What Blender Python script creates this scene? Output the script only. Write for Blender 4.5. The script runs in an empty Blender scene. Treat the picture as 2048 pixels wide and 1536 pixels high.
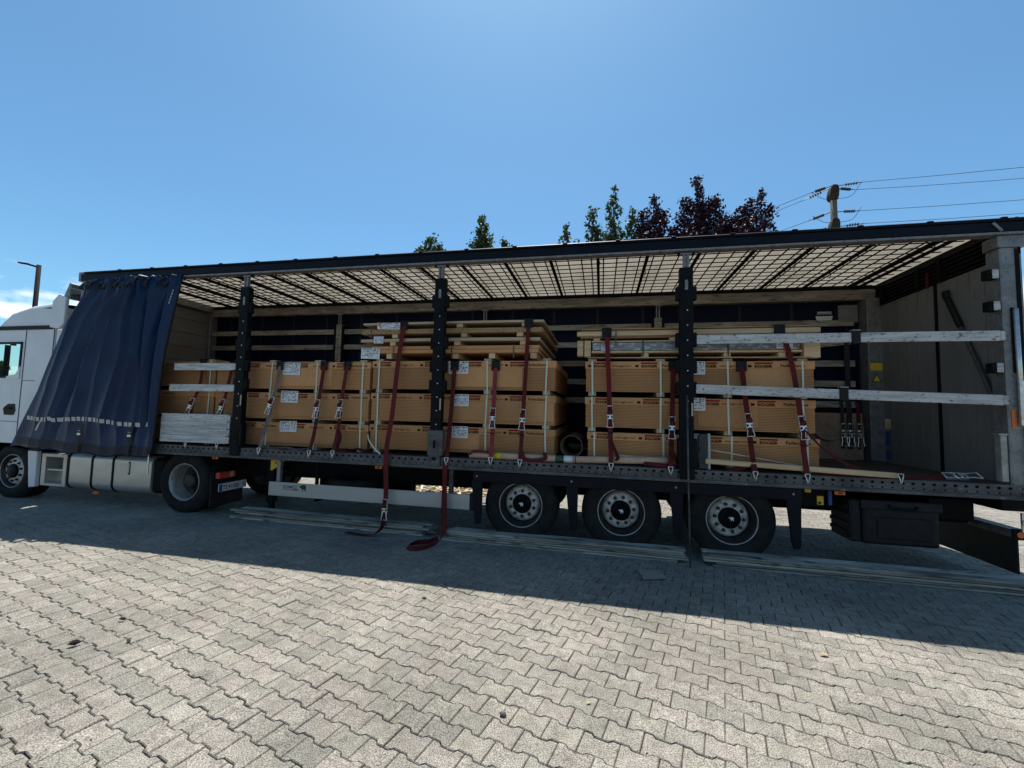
import bpy, bmesh, math, random
import numpy as np
from mathutils import Vector, Matrix
random.seed(7); np.random.seed(7)
SC = bpy.context.scene; COL = SC.collection

# ------------------------------------------------------------------ camera
cam_d = bpy.data.cameras.new('camera'); cam = bpy.data.objects.new('camera', cam_d); COL.objects.link(cam)
CP = Vector((8.9883, -5.6034, 1.7446)); yaw, pitch, roll = 0.2089, 0.0664, 0.0239
fw = Vector((-math.sin(yaw)*math.cos(pitch), math.cos(yaw)*math.cos(pitch), math.sin(pitch)))
rt = Vector((math.cos(yaw), math.sin(yaw), 0)); up = rt.cross(fw)
r2 = math.cos(roll)*rt + math.sin(roll)*up; u2 = -math.sin(roll)*rt + math.cos(roll)*up
m3 = Matrix((r2, u2, -fw)).transposed()
cam.matrix_world = Matrix.Translation(CP) @ m3.to_4x4()
cam_d.sensor_fit = 'HORIZONTAL'; cam_d.sensor_width = 36; cam_d.lens = 847.14/2048*36
cam_d.clip_start = 0.05; cam_d.clip_end = 3000
SC.camera = cam

# ------------------------------------------------------------------ sky, sun, exposure
SUN_AZ, SUN_EL = math.radians(-14.5), math.radians(69.4)
w = bpy.data.worlds.new('World'); SC.world = w; w.use_nodes = True
nt = w.node_tree; nt.nodes.clear(); N = nt.nodes.new; LK = nt.links.new
out = N('ShaderNodeOutputWorld'); bg = N('ShaderNodeBackground'); sky = N('ShaderNodeTexSky')
sky.sky_type = 'NISHITA'; sky.sun_disc = False; sky.sun_elevation = SUN_EL; sky.sun_rotation = SUN_AZ
sky.altitude = 200; sky.air_density = 1.0; sky.dust_density = 0.9; sky.ozone_density = 1.6
tint = N('ShaderNodeMix'); tint.data_type = 'RGBA'; tint.blend_type = 'MULTIPLY'; tint.inputs['Factor'].default_value = 1
tint.inputs['B'].default_value = (.56, .855, .940, 1)
LK(sky.outputs['Color'], tint.inputs['A'])
tc = N('ShaderNodeTexCoord'); sep = N('ShaderNodeSeparateXYZ'); LK(tc.outputs['Generated'], sep.inputs[0])
mp = N('ShaderNodeMapping'); mp.inputs['Scale'].default_value = (5.5, 5.5, 17); mp.inputs['Location'].default_value = (1.3, 0.2, 0.35); LK(tc.outputs['Generated'], mp.inputs[0])
cn = N('ShaderNodeTexNoise'); cn.inputs['Scale'].default_value = 1.0; cn.inputs['Detail'].default_value = 7; cn.inputs['Roughness'].default_value = .55; LK(mp.outputs[0], cn.inputs['Vector'])
cr = N('ShaderNodeMapRange'); cr.inputs[1].default_value = .50; cr.inputs[2].default_value = .66; LK(cn.outputs['Fac'], cr.inputs[0])
band = N('ShaderNodeMapRange'); band.inputs[1].default_value = .225; band.inputs[2].default_value = .17; LK(sep.outputs['Z'], band.inputs[0])
mulc = N('ShaderNodeMath'); mulc.operation = 'MULTIPLY'; LK(cr.outputs[0], mulc.inputs[0]); LK(band.outputs[0], mulc.inputs[1])
cm = N('ShaderNodeMix'); cm.data_type = 'RGBA'; cm.inputs['B'].default_value = (9.0, 9.2, 9.4, 1)
LK(mulc.outputs[0], cm.inputs['Factor']); LK(tint.outputs['Result'], cm.inputs['A'])
LK(cm.outputs['Result'], bg.inputs['Color']); bg.inputs['Strength'].default_value = 0.099; LK(bg.outputs[0], out.inputs[0])
sun_d = bpy.data.lights.new('sun', 'SUN'); sun = bpy.data.objects.new('sun', sun_d); COL.objects.link(sun)
sun_d.energy = 5.0; sun_d.angle = math.radians(.5); sun_d.color = (1, .97, .925)
to_sun = Vector((math.sin(SUN_AZ)*math.cos(SUN_EL), math.cos(SUN_AZ)*math.cos(SUN_EL), math.sin(SUN_EL)))
sun.rotation_euler = to_sun.to_track_quat('Z', 'Y').to_euler()
SC.view_settings.view_transform = 'Standard'; SC.view_settings.look = 'None'; SC.view_settings.exposure = 0.70
SC.view_settings.gamma = 1; SC.view_settings.use_curve_mapping = False
SC.cycles.use_denoising = True; SC.cycles.max_bounces = 8; SC.cycles.diffuse_bounces = 4; SC.cycles.transmission_bounces = 6

# ------------------------------------------------------------------ materials
def mat(name, col, rough=.6, metal=0., col2=None, scale=6., detail=6, lo=.4, hi=.65, stretch=(1,1,1), speck=None,
        speck_scale=120., speck_lo=.55, speck_hi=.7, speck_stretch=None, bump=0., bump_scale=60., bump_stretch=None, translucent=None,
        rand=0., dist=.004, spec=None):
    m = bpy.data.materials.new(name); m.use_nodes = True; t = m.node_tree; n = t.nodes.new; l = t.links.new
    b = t.nodes['Principled BSDF']; b.inputs['Roughness'].default_value = rough; b.inputs['Metallic'].default_value = metal
    if spec is not None: b.inputs['Specular IOR Level'].default_value = spec
    b.inputs['Base Color'].default_value = (*col, 1)
    tcn = n('ShaderNodeTexCoord'); oi = n('ShaderNodeObjectInfo')
    ofs = n('ShaderNodeVectorMath'); ofs.operation = 'MULTIPLY_ADD'
    cmb = n('ShaderNodeCombineXYZ')
    for k in range(3): l(oi.outputs['Random'], cmb.inputs[k])
    l(cmb.outputs[0], ofs.inputs[0]); ofs.inputs[1].default_value = (37, 23, 11); l(tcn.outputs['Object'], ofs.inputs[2])
    def noise(sc, st, det, rg=.55):
        mpn = n('ShaderNodeMapping'); mpn.inputs['Scale'].default_value = st; l(ofs.outputs[0], mpn.inputs[0])
        x = n('ShaderNodeTexNoise'); x.inputs['Scale'].default_value = sc; x.inputs['Detail'].default_value = det; x.inputs['Roughness'].default_value = rg
        l(mpn.outputs[0], x.inputs['Vector']); return x
    cur = None
    def mix(fac, a, bcol, blend='MIX'):
        x = n('ShaderNodeMix'); x.data_type = 'RGBA'; x.blend_type = blend
        if isinstance(fac, float): x.inputs['Factor'].default_value = fac
        else: l(fac, x.inputs['Factor'])
        if a is None: x.inputs['A'].default_value = (*col, 1)
        else: l(a, x.inputs['A'])
        if isinstance(bcol, tuple): x.inputs['B'].default_value = (*bcol, 1)
        else: l(bcol, x.inputs['B'])
        return x.outputs['Result']
    def rng(o, a, c):
        x = n('ShaderNodeMapRange'); x.inputs[1].default_value = a; x.inputs[2].default_value = c; l(o, x.inputs[0]); return x.outputs[0]
    if col2 is not None: cur = mix(rng(noise(scale, stretch, detail).outputs['Fac'], lo, hi), cur, col2)
    if speck is not None: cur = mix(rng(noise(speck_scale, speck_stretch or stretch, 3).outputs['Fac'], speck_lo, speck_hi), cur, speck)
    if rand:
        hs = n('ShaderNodeHueSaturation'); mr = n('ShaderNodeMapRange'); mr.inputs[3].default_value = 1-rand; mr.inputs[4].default_value = 1+rand
        l(oi.outputs['Random'], mr.inputs[0]); l(mr.outputs[0], hs.inputs['Value'])
        if cur is None: hs.inputs['Color'].default_value = (*col, 1)
        else: l(cur, hs.inputs['Color'])
        cur = hs.outputs[0]
    if cur is not None: l(cur, b.inputs['Base Color'])
    if bump:
        bp = n('ShaderNodeBump'); bp.inputs['Strength'].default_value = bump; bp.inputs['Distance'].default_value = dist
        l(noise(bump_scale, bump_stretch or stretch, 5).outputs['Fac'], bp.inputs['Height']); l(bp.outputs[0], b.inputs['Normal'])
    if translucent:
        tr = n('ShaderNodeBsdfTranslucent'); mx = n('ShaderNodeMixShader'); mx.inputs[0].default_value = translucent
        if cur is not None: l(cur, tr.inputs['Color'])
        else: tr.inputs['Color'].default_value = (*col, 1)
        l(b.outputs[0], mx.inputs[1]); l(tr.outputs[0], mx.inputs[2]); l(mx.outputs[0], t.nodes['Material Output'].inputs['Surface'])
    return m

def paver_material():
    m = bpy.data.materials.new('concrete_paver'); m.use_nodes = True; t = m.node_tree; n = t.nodes.new; l = t.links.new
    b = t.nodes['Principled BSDF']; b.inputs['Roughness'].default_value = .85; b.inputs['Specular IOR Level'].default_value = .25
    ge = n('ShaderNodeNewGeometry'); oi = n('ShaderNodeObjectInfo')
    ad = n('ShaderNodeMath'); ad.operation = 'ADD'; l(ge.outputs['Random Per Island'], ad.inputs[0]); l(oi.outputs['Random'], ad.inputs[1])
    fr = n('ShaderNodeMath'); fr.operation = 'FRACT'; l(ad.outputs[0], fr.inputs[0])
    ramp = n('ShaderNodeValToRGB'); e = ramp.color_ramp.elements; ramp.color_ramp.interpolation = 'LINEAR'
    e[0].position = 0; e[0].color = (.219, .200, .167, 1); e[1].position = 1; e[1].color = (.268, .245, .204, 1)
    for p, c in ((.18, (.238, .210, .178)), (.34, (.238, .221, .179)), (.5, (.198, .184, .154)), (.66, (.255, .231, .188)), (.82, (.250, .220, .187))):
        x = e.new(p); x.color = (*c, 1)
    l(fr.outputs[0], ramp.inputs[0])
    pos = ge.outputs['Position']
    def nz(sc, det, r=.6):
        x = n('ShaderNodeTexNoise'); x.inputs['Scale'].default_value = sc; x.inputs['Detail'].default_value = det; x.inputs['Roughness'].default_value = r; l(pos, x.inputs['Vector']); return x.outputs['Fac']
    def mr(o, a, c, d, e2):
        x = n('ShaderNodeMapRange'); x.inputs[1].default_value = a; x.inputs[2].default_value = c; x.inputs[3].default_value = d; x.inputs[4].default_value = e2; l(o, x.inputs[0]); return x.outputs[0]
    def mul(a, c):
        x = n('ShaderNodeMath'); x.operation = 'MULTIPLY'; l(a, x.inputs[0]); l(c, x.inputs[1]); return x.outputs[0]
    val = mul(mul(mr(nz(150, 3, .7), .37, .63, .28, 1.62), mr(nz(.8, 4), .3, .7, .74, 1.2)), mr(nz(11, 6, .7), .3, .72, .66, 1.2))
    vm = n('ShaderNodeVectorMath'); vm.operation = 'SCALE'; l(ramp.outputs[0], vm.inputs[0]); l(val, vm.inputs['Scale'])
    st = n('ShaderNodeMix'); st.data_type = 'RGBA'; st.inputs['B'].default_value = (.085, .078, .066, 1)
    l(mr(nz(2.6, 7, .75), .60, .76, 0, .7), st.inputs['Factor']); l(vm.outputs[0], st.inputs['A']); l(st.outputs['Result'], b.inputs['Base Color'])
    bp = n('ShaderNodeBump'); bp.inputs['Strength'].default_value = .8; bp.inputs['Distance'].default_value = .0035; l(nz(170, 4), bp.inputs['Height']); l(bp.outputs[0], b.inputs['Normal'])
    return m

K = {}
K['paver'] = paver_material()
K['ground_far'] = mat('far_paving', (.20, .185, .157), .9, col2=(.165, .155, .13), scale=.8, speck=(.11, .10, .085), speck_scale=4, spec=.15)
K['joint'] = mat('joint_sand', (.040, .036, .030), .95, col2=(.10, .088, .062), scale=3.5, lo=.52, hi=.66, spec=.1, speck=(.16, .145, .11), speck_scale=60)
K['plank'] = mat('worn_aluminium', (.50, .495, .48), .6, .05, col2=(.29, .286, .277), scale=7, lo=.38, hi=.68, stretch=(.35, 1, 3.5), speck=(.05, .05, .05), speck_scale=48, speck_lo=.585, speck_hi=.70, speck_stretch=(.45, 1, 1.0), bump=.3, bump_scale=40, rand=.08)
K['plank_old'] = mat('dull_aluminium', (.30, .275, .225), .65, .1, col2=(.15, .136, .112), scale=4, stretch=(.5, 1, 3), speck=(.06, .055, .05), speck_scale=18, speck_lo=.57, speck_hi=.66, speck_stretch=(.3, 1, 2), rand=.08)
K['plank_pile'] = mat('stacked_aluminium', (.37, .33, .27), .65, .05, col2=(.16, .14, .112), scale=3, stretch=(.4, 1, 4), speck=(.045, .042, .037), speck_scale=14, speck_lo=.56, speck_hi=.68, speck_stretch=(.3, 1, 3), rand=.3)
K['galv'] = mat('galvanised_steel', (.21, .21, .21), .5, .35, col2=(.14, .14, .14), scale=9, speck=(.07, .07, .07), speck_scale=45, bump=.15)
K['rail'] = mat('dirty_steel_rail', (.085, .085, .084), .6, .3, col2=(.038, .038, .038), scale=7, stretch=(.4, 1, 1), speck=(.16, .155, .15), speck_scale=35, speck_lo=.6, speck_hi=.72, bump=.2)
K['black'] = mat('black_paint', (.0035, .004, .005), .55, col2=(.0065, .007, .008), scale=10, bump=.1, spec=.1)
K['navy'] = mat('navy_paint', (.003, .0045, .009), .5, col2=(.005, .0065, .012), scale=3, spec=.12)
K['chassis'] = mat('chassis_black', (.004, .004, .0045), .75, col2=(.008, .0075, .007), scale=8, spec=.12)
K['plastic'] = mat('black_plastic', (.007, .007, .0078), .6, col2=(.012, .012, .0125), scale=12, bump=.15, spec=.2)
K['rubber'] = mat('tyre_rubber', (.009, .009, .0095), .85, col2=(.018, .017, .0155), scale=9, bump=.2, spec=.2)
K['steel'] = mat('bright_steel', (.62, .62, .60), .32, .75, col2=(.42, .41, .39), scale=20)
K['rim'] = mat('silver_rim', (.58, .56, .53), .5, .1, col2=(.25, .24, .22), scale=16)
K['rim_soft'] = mat('dull_rim', (.34, .325, .30), .45, .3, col2=(.22, .21, .19), scale=12)
K['rim_dark'] = mat('dark_rim', (.016, .015, .0145), .55, .2, col2=(.03, .026, .023), scale=16)
K['alu'] = mat('brushed_tank', (.47, .455, .42), .36, .6, col2=(.38, .365, .33), scale=2.2, stretch=(.5, 1, 2), bump=.05)
K['white'] = mat('white_cab_paint', (.62, .63, .645), .35, col2=(.56, .57, .585), scale=3, bump=.02)
K['whiteprint'] = mat('white_print', (.60, .60, .60), .6)
K['inkblack'] = mat('black_ink', (.02, .018, .015), .7)
K['inkbrown'] = mat('brown_ink', (.022, .012, .007), .85, spec=.1)
K['inkred'] = mat('red_ink', (.22, .008, .008), .8, spec=.1)
K['card'] = mat('cardboard', (.475, .246, .112), .88, col2=(.40, .200, .088), scale=1.7, stretch=(1, 1, 1), spec=.12, speck=(.36, .18, .075), speck_scale=30, speck_lo=.6, rand=.13, bump=.1)
K['board'] = mat('board_edge', (.445, .226, .10), .88, spec=.12, col2=(.37, .180, .077), scale=1.3, lo=.35, hi=.7, rand=.12, bump=.1)
K['chip'] = mat('chipboard_edge', (.36, .22, .10), .85, col2=(.2, .11, .045), scale=60, lo=.45, hi=.6, bump=.4)
K['pale'] = mat('pale_board', (.46, .35, .235), .75, col2=(.38, .275, .17), scale=6, stretch=(.3, 1, 4))
K['face'] = mat('board_face', (.22, .13, .07), .6, col2=(.17, .10, .05), scale=3)
K['pine'] = mat('pine_timber', (.55, .385, .22), .75, col2=(.42, .27, .135), scale=7, stretch=(.25, 1.5, 3), bump=.15, rand=.12)
K['oldpine'] = mat('grey_timber', (.40, .32, .21), .8, col2=(.27, .20, .12), scale=7, stretch=(.4, 1.5, 3), bump=.2, rand=.12)
K['band'] = mat('pale_band', (.48, .53, .43), .45)
K['gband'] = mat('green_band', (.02, .06, .04), .5)
K['red'] = mat('red_webbing', (.105, .012, .013), .82, spec=.15, col2=(.062, .013, .012), scale=5, lo=.38, hi=.68, stretch=(1, 1, .6), bump=.4, bump_scale=300, rand=.2)
K['redbright'] = mat('bright_red_webbing', (.20, .011, .015), .7, col2=(.14, .009, .012), scale=9, bump=.4, bump_scale=300)
K['grey'] = mat('grey_webbing', (.15, .11, .095), .8, col2=(.09, .065, .055), scale=9, bump=.4, bump_scale=300)
K['blackweb'] = mat('black_webbing', (.012, .012, .013), .75, bump=.3, bump_scale=300)
K['tarp'] = mat('roof_tarpaulin', (.50, .452, .362), .5, col2=(.39, .345, .268), scale=1.6, lo=.40, hi=.72, stretch=(1.5, .6, 1), speck=(.22, .175, .125), speck_scale=2.9, speck_lo=.58, speck_hi=.8, translucent=.27, bump=.5, bump_scale=5, dist=.03)
K['curtain'] = mat('blue_tarpaulin', (.0036, .0205, .064), .40, col2=(.0050, .0245, .072), scale=2.5, bump=.12, bump_scale=8, dist=.02, spec=.2, speck=(.016, .036, .074), speck_scale=3, speck_lo=.66, speck_hi=.85, speck_stretch=(2, 1, .4))
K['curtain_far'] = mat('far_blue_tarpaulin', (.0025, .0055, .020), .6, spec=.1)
K['hem'] = mat('dark_hem', (.006, .009, .016), .55, spec=.25)
K['refl'] = mat('reflective_tape', (.44, .44, .42), .4, .1, col2=(.36, .36, .345), scale=60)
K['door'] = mat('door_panel', (.165, .164, .158), .5, col2=(.135, .134, .128), scale=2, stretch=(1, 1, .3), speck=(.085, .084, .08), speck_scale=4, speck_lo=.62, speck_hi=.75, speck_stretch=(1, 3, .5))
K['wall'] = mat('front_wall', (.165, .163, .157), .55, col2=(.13, .128, .122), scale=2)
K['floor'] = mat('plywood_floor', (.045, .034, .024), .7, col2=(.028, .022, .015), scale=4, stretch=(.3, 1, 1))
K['guard'] = mat('side_guard_aluminium', (.36, .345, .315), .5, .15, col2=(.31, .297, .27), scale=3, stretch=(.3, 1, 2))
K['orange'] = mat('orange_lens', (.55, .12, .01), .3); K['redlens'] = mat('red_lens', (.35, .015, .012), .3)
K['yellow'] = mat('yellow_sticker', (.62, .42, .02), .55); K['bluest'] = mat('blue_sticker', (.02, .06, .25), .55)
K['tube'] = mat('paper_tube', (.50, .335, .235), .8, col2=(.42, .27, .18), scale=7)
K['roll'] = mat('dark_cardboard', (.27, .185, .125), .85, col2=(.19, .13, .085), scale=9)
K['paper'] = mat('paper_sheet', (.24, .225, .19), .85, col2=(.20, .185, .155), scale=12)
K['bark'] = mat('bark', (.09, .07, .055), .9, bump=.6)
K['leaf'] = mat('green_leaf', (.045, .075, .026), .55, spec=.2, col2=(.06, .09, .028), scale=3, translucent=.35)
K['purple'] = mat('purple_leaf', (.026, .010, .019), .55, spec=.2, col2=(.035, .012, .022), scale=3, translucent=.2)
K['concrete'] = mat('pole_concrete', (.16, .138, .105), .9, spec=.1, col2=(.11, .095, .07), scale=5, bump=.3)
K['bark2'] = mat('pole_fitting', (.05, .039, .027), .9, spec=.1, col2=(.03, .024, .018), scale=6, bump=.3)
K['lamp'] = mat('lamp_post_paint', (.012, .012, .014), .8, spec=.1)
K['wire'] = mat('wire', (.03, .03, .04), .5)
K['stone'] = mat('dark_stone', (.05, .045, .04), .8, col2=(.09, .08, .07), scale=40, bump=.5)
K['dryleaf'] = mat('dry_leaf', (.022, .017, .012), .6); K['tanchip'] = mat('tan_chip', (.42, .33, .2), .8)
K['grit'] = mat('grit', (.10, .09, .07), .9, col2=(.22, .20, .16), scale=3, lo=.45, hi=.55)
K['bristle'] = mat('grey_bristle', (.055, .06, .06), .85, bump=.8, bump_scale=200, bump_stretch=(1, 1, 8)); K['broomback'] = mat('broom_back', (.33, .36, .34), .5)
K['core'] = mat('board_gap', (.05, .024, .01), .9, spec=.1)
K['foil'] = mat('grey_wrap', (.16, .16, .16), .28, .3, col2=(.42, .42, .42), scale=16, lo=.5, hi=.66, stretch=(.8, 1, 2.2), bump=.6, bump_scale=14, dist=.02)
K['scrap'] = mat('scrap_wood', (.50, .40, .25), .8, col2=(.34, .25, .14), scale=9)
K['seat'] = mat('cab_interior', (.02, .02, .022), .7); K['greyint'] = mat('cab_trim', (.15, .15, .15), .7)
gm = bpy.data.materials.new('window_glass'); gm.use_nodes = True; gt = gm.node_tree
gb = gt.nodes['Principled BSDF']; gb.inputs['Base Color'].default_value = (.75, .85, .83, 1); gb.inputs['Roughness'].default_value = .02
gb.inputs['Transmission Weight'].default_value = 1; gb.inputs['IOR'].default_value = 1.02; K['glass'] = gm

# ------------------------------------------------------------------ geometry helpers
def BM(): return bmesh.new()
def box(bm, x0, x1, y0, y1, z0, z1, bev=0., M=None, seg=1):
    r = bmesh.ops.create_cube(bm, size=1); vs = r['verts']
    for v in vs:
        v.co = Vector((x0+(v.co.x+.5)*(x1-x0), y0+(v.co.y+.5)*(y1-y0), z0+(v.co.z+.5)*(z1-z0)))
    if bev > 0:
        es = list({e for v in vs for e in v.link_edges})
        rr = bmesh.ops.bevel(bm, geom=es, offset=bev, segments=seg, profile=.5, affect='EDGES')
        vs = list({v for f in rr['faces'] for v in f.verts} | {v for v in vs if v.is_valid})
    if M is not None: bmesh.ops.transform(bm, matrix=M, verts=[v for v in vs if v.is_valid])
    return vs
def beam(bm, a, b, wx, wz, bev=0.):
    """box along a->b; wx across, wz along the up-ish direction"""
    a, b = Vector(a), Vector(b); d = b-a; L = d.length; d.normalize()
    upv = Vector((0, 0, 1)) if abs(d.z) < .95 else Vector((0, 1, 0))
    s = d.cross(upv).normalized(); u = s.cross(d)
    M = Matrix.Translation((a+b)/2) @ Matrix((d, s, u)).transposed().to_4x4()
    return box(bm, -L/2, L/2, -wx/2, wx/2, -wz/2, wz/2, bev, M)
def tube(bm, pts, r, n=8, r1=None, cap=True):
    pts = [Vector(p) for p in pts]; rings = []; k = len(pts); prev = None
    for i, p in enumerate(pts):
        t = (pts[min(i+1, k-1)]-pts[max(i-1, 0)]).normalized()
        if prev is None: s = t.orthogonal().normalized()
        else: s = (prev - t*prev.dot(t)); s = s.normalized() if s.length > 1e-6 else t.orthogonal().normalized()
        prev = s; q = t.cross(s); rr = r if r1 is None else r+(r1-r)*i/(k-1)
        rings.append([bm.verts.new(p+rr*(math.cos(2*math.pi*j/n)*s+math.sin(2*math.pi*j/n)*q)) for j in range(n)])
    for a, b in zip(rings, rings[1:]):
        for j in range(n): f = bm.faces.new((a[j], a[(j+1) % n], b[(j+1) % n], b[j])); f.smooth = n > 6
    if cap:
        bm.faces.new(rings[0][::-1]); bm.faces.new(rings[-1])
def lathe(bm, prof, n=40, c=(0, 0, 0), axis='y', smooth=True):
    """prof: list of (r, a) with a along the axis"""
    c = Vector(c); rings = []
    for r, a in prof:
        ring = []
        for j in range(n):
            t = 2*math.pi*j/n; x, z = r*math.cos(t), r*math.sin(t)
            ring.append(bm.verts.new(c+(Vector((x, a, z)) if axis == 'y' else Vector((x, z, a)) if axis == 'z' else Vector((a, x, z)))))
        rings.append(ring)
    for a, b in zip(rings, rings[1:]):
        for j in range(n): f = bm.faces.new((a[j], a[(j+1) % n], b[(j+1) % n], b[j])); f.smooth = smooth
def prism(bm, pts, y0, y1, bev=0.):
    """polygon in x,z extruded along y"""
    a = [bm.verts.new((x, y0, z)) for x, z in pts]; b = [bm.verts.new((x, y1, z)) for x, z in pts]
    fs = [bm.faces.new(a), bm.faces.new(b[::-1])]; n = len(pts)
    for i in range(n): fs.append(bm.faces.new((a[i], b[i], b[(i+1) % n], a[(i+1) % n])))
    if bev: bmesh.ops.bevel(bm, geom=list({e for f in fs for e in f.edges}), offset=bev, segments=2, profile=.5, affect='EDGES')
def quad(bm, p): return bm.faces.new([bm.verts.new(q) for q in p])
def mesh(name, bm, m):
    bmesh.ops.recalc_face_normals(bm, faces=bm.faces[:])
    me = bpy.data.meshes.new(name); bm.to_mesh(me); bm.free()
    for x in (m if isinstance(m, (list, tuple)) else [m]): me.materials.append(x)
    return me
def obj(name, data, m=None, parent=None, loc=None):
    """geometry is in world coordinates unless loc is given (then it is local)"""
    if isinstance(data, bmesh.types.BMesh): data = mesh(name, data, m)
    o = bpy.data.objects.new(name, data); COL.objects.link(o)
    if parent is not None:
        o.parent = parent
        if loc is not None: o.location = loc
        elif parent.type == 'EMPTY': o.location = -parent.location
    elif loc is not None: o.location = loc
    return o
def tag(o, label, cat, group=None, kind=None):
    if label: o['label'] = label
    if cat: o['category'] = cat
    if group: o['group'] = group
    if kind: o['kind'] = kind
    return o
def thing(name, label, cat, loc=(0, 0, 0), group=None):
    o = bpy.data.objects.new(name, None); COL.objects.link(o); o.location = loc; o.empty_display_size = .1
    return tag(o, label, cat, group)
_tc = {}
def text_polys(s, size, bold=0.):
    key = (s, bold)
    if key not in _tc:
        cu = bpy.data.curves.new('t', 'FONT'); cu.body = s; cu.offset = bold; cu.resolution_u = 2
        ob = bpy.data.objects.new('t', cu); COL.objects.link(ob); bpy.context.view_layer.update()
        me = bpy.data.meshes.new_from_object(ob.evaluated_get(bpy.context.evaluated_depsgraph_get()))
        v = np.array([x.co[:2] for x in me.vertices]) if len(me.vertices) else np.zeros((0, 2)); f = [tuple(p.vertices) for p in me.polygons]
        COL.objects.unlink(ob); bpy.data.objects.remove(ob); bpy.data.curves.remove(cu); bpy.data.meshes.remove(me)
        _tc[key] = (v, f)
    return _tc[key]
def add_text(bm, s, x, z, size, P, sx=1., bold=0.):
    """P maps flat (x, z) -> world point"""
    v, f = text_polys(s, size, bold)
    if not len(v): return
    vs = [bm.verts.new(P(x+q[0]*size*sx, z+q[1]*size)) for q in v]
    for p in f:
        try: bm.faces.new([vs[i] for i in p])
        except ValueError: pass
def text_w(s, size, sx=1., bold=0.):
    v, _ = text_polys(s, size, bold); return (v[:, 0].max()*size*sx) if len(v) else 0
def rect(bm, x0, x1, z0, z1, P): return bm.faces.new([bm.verts.new(P(*q)) for q in ((x0, z0), (x1, z0), (x1, z1), (x0, z1))])
def smooth_path(P, n=6):
    P = [Vector(p) for p in P]; out = []
    Q = [2*P[0]-P[1]]+P+[2*P[-1]-P[-2]]
    for i in range(1, len(Q)-2):
        for j in range(n):
            t = j/n; a, b, c, d = Q[i-1:i+3]
            out.append(.5*((2*b)+(c-a)*t+(2*a-5*b+4*c-d)*t*t+(3*b-a-3*c+d)*t**3))
    return out+[P[-1]]
def ribbon(bm, P, width, wdir=Vector((1, 0, 0)), th=.0035, wd=None):
    """webbing: wdir is the across direction (or a list wd of them)"""
    rows = []; k = len(P)
    for i, p in enumerate(P):
        t = (P[min(i+1, k-1)]-P[max(i-1, 0)]).normalized(); wv = Vector(wd[i]) if wd else wdir
        wv = (wv-t*wv.dot(t)).normalized(); nn = wv.cross(t)
        rows.append([bm.verts.new(p+a*wv*width/2+b*nn*th/2) for a, b in ((-1, -1), (1, -1), (1, 1), (-1, 1))])
    for a, b in zip(rows, rows[1:]):
        for j in range(4): bm.faces.new((a[j], a[(j+1) % 4], b[(j+1) % 4], b[j]))
    bm.faces.new(rows[0]); bm.faces.new(rows[-1][::-1])

# ------------------------------------------------------------------ ground
bm = BM(); S = 900
quad(bm, ((-S, -S, -.022), (S, -S, -.022), (S, S, -.022), (-S, S, -.022)))
tag(obj('ground', bm, K['ground_far']), 'paved yard stretching away to the horizon', None, kind='structure')
bm = BM(); quad(bm, ((-9, -5.5, -.0115), (24, -5.5, -.0115), (24, 9.7, -.0115), (-9, 9.7, -.0115)))
pave = tag(obj('pavement', bm, K['joint']), 'grey interlocking concrete block paving of the yard', None, kind='structure')
ang = math.radians(-14.6); U = np.array([math.cos(ang), math.sin(ang)]); V = np.array([-math.sin(ang), math.cos(ang)])
O0 = np.array([8.91, -2.73]); PL, PW = .1985, .1475
def outline(gap, chop):
    e, nk, h, t0, t1 = .0815-gap, .0610-gap, PL/2-.0020-gap, .060-gap*.4, .041-gap*.4
    top = [(-h, e), (-t0, e), (-t1, nk), (t1, nk), (t0, e), (h, e)]
    return np.array(top+[(x, -z) for x, z in top[::-1]])
oo, oi = outline(0, 0), outline(.0042, 0)
base = np.vstack([np.c_[oi, np.zeros(12)], np.c_[oo, np.full(12, -.0055)], np.c_[oo, np.full(12, -.016)]])
pf = [tuple(range(11, -1, -1))]+[(i, (i+1) % 12, 12+(i+1) % 12, 12+i) for i in range(12)]+[(12+i, 12+(i+1) % 12, 24+(i+1) % 12, 24+i) for i in range(12)]
# the paving field: every stone from x=-9..24, y=-5.2..9.5
cs = []
for j in range(-60, 110):
    for i in range(-120, 120):
        c = O0 + (i+.5+(.5 if j % 2 else 0))*PL*U + j*PW*V
        if -8 < c[0] < 23 and -5.3 < c[1] < 9.5 and not (c[1] < -3.2 and abs(c[0]-8) > 6) and not (c[1] > 4 and c[0] < -6): cs.append(c)
cs = np.array(cs)
Mw = np.array(m3.transposed())
rel = np.c_[cs-np.array(CP[:2]), np.full(len(cs), -CP.z)] @ Mw.T
dep = -rel[:, 2]; uu = rel[:, 0]/np.maximum(dep, .01); vv = rel[:, 1]/np.maximum(dep, .01)
inv = (dep > .3) & (abs(uu) < 1024/847) & (abs(vv) < 768/847)
order = np.argsort(np.where(inv, np.linalg.norm(rel, axis=1), 1e9))
near = set(order[:300].tolist())
me_p = bpy.data.meshes.new('paver'); me_p.from_pydata(base.tolist(), [], pf); me_p.materials.append(K['paver'])
rng = np.random.default_rng(3)
allv = []; allf = []
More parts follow.
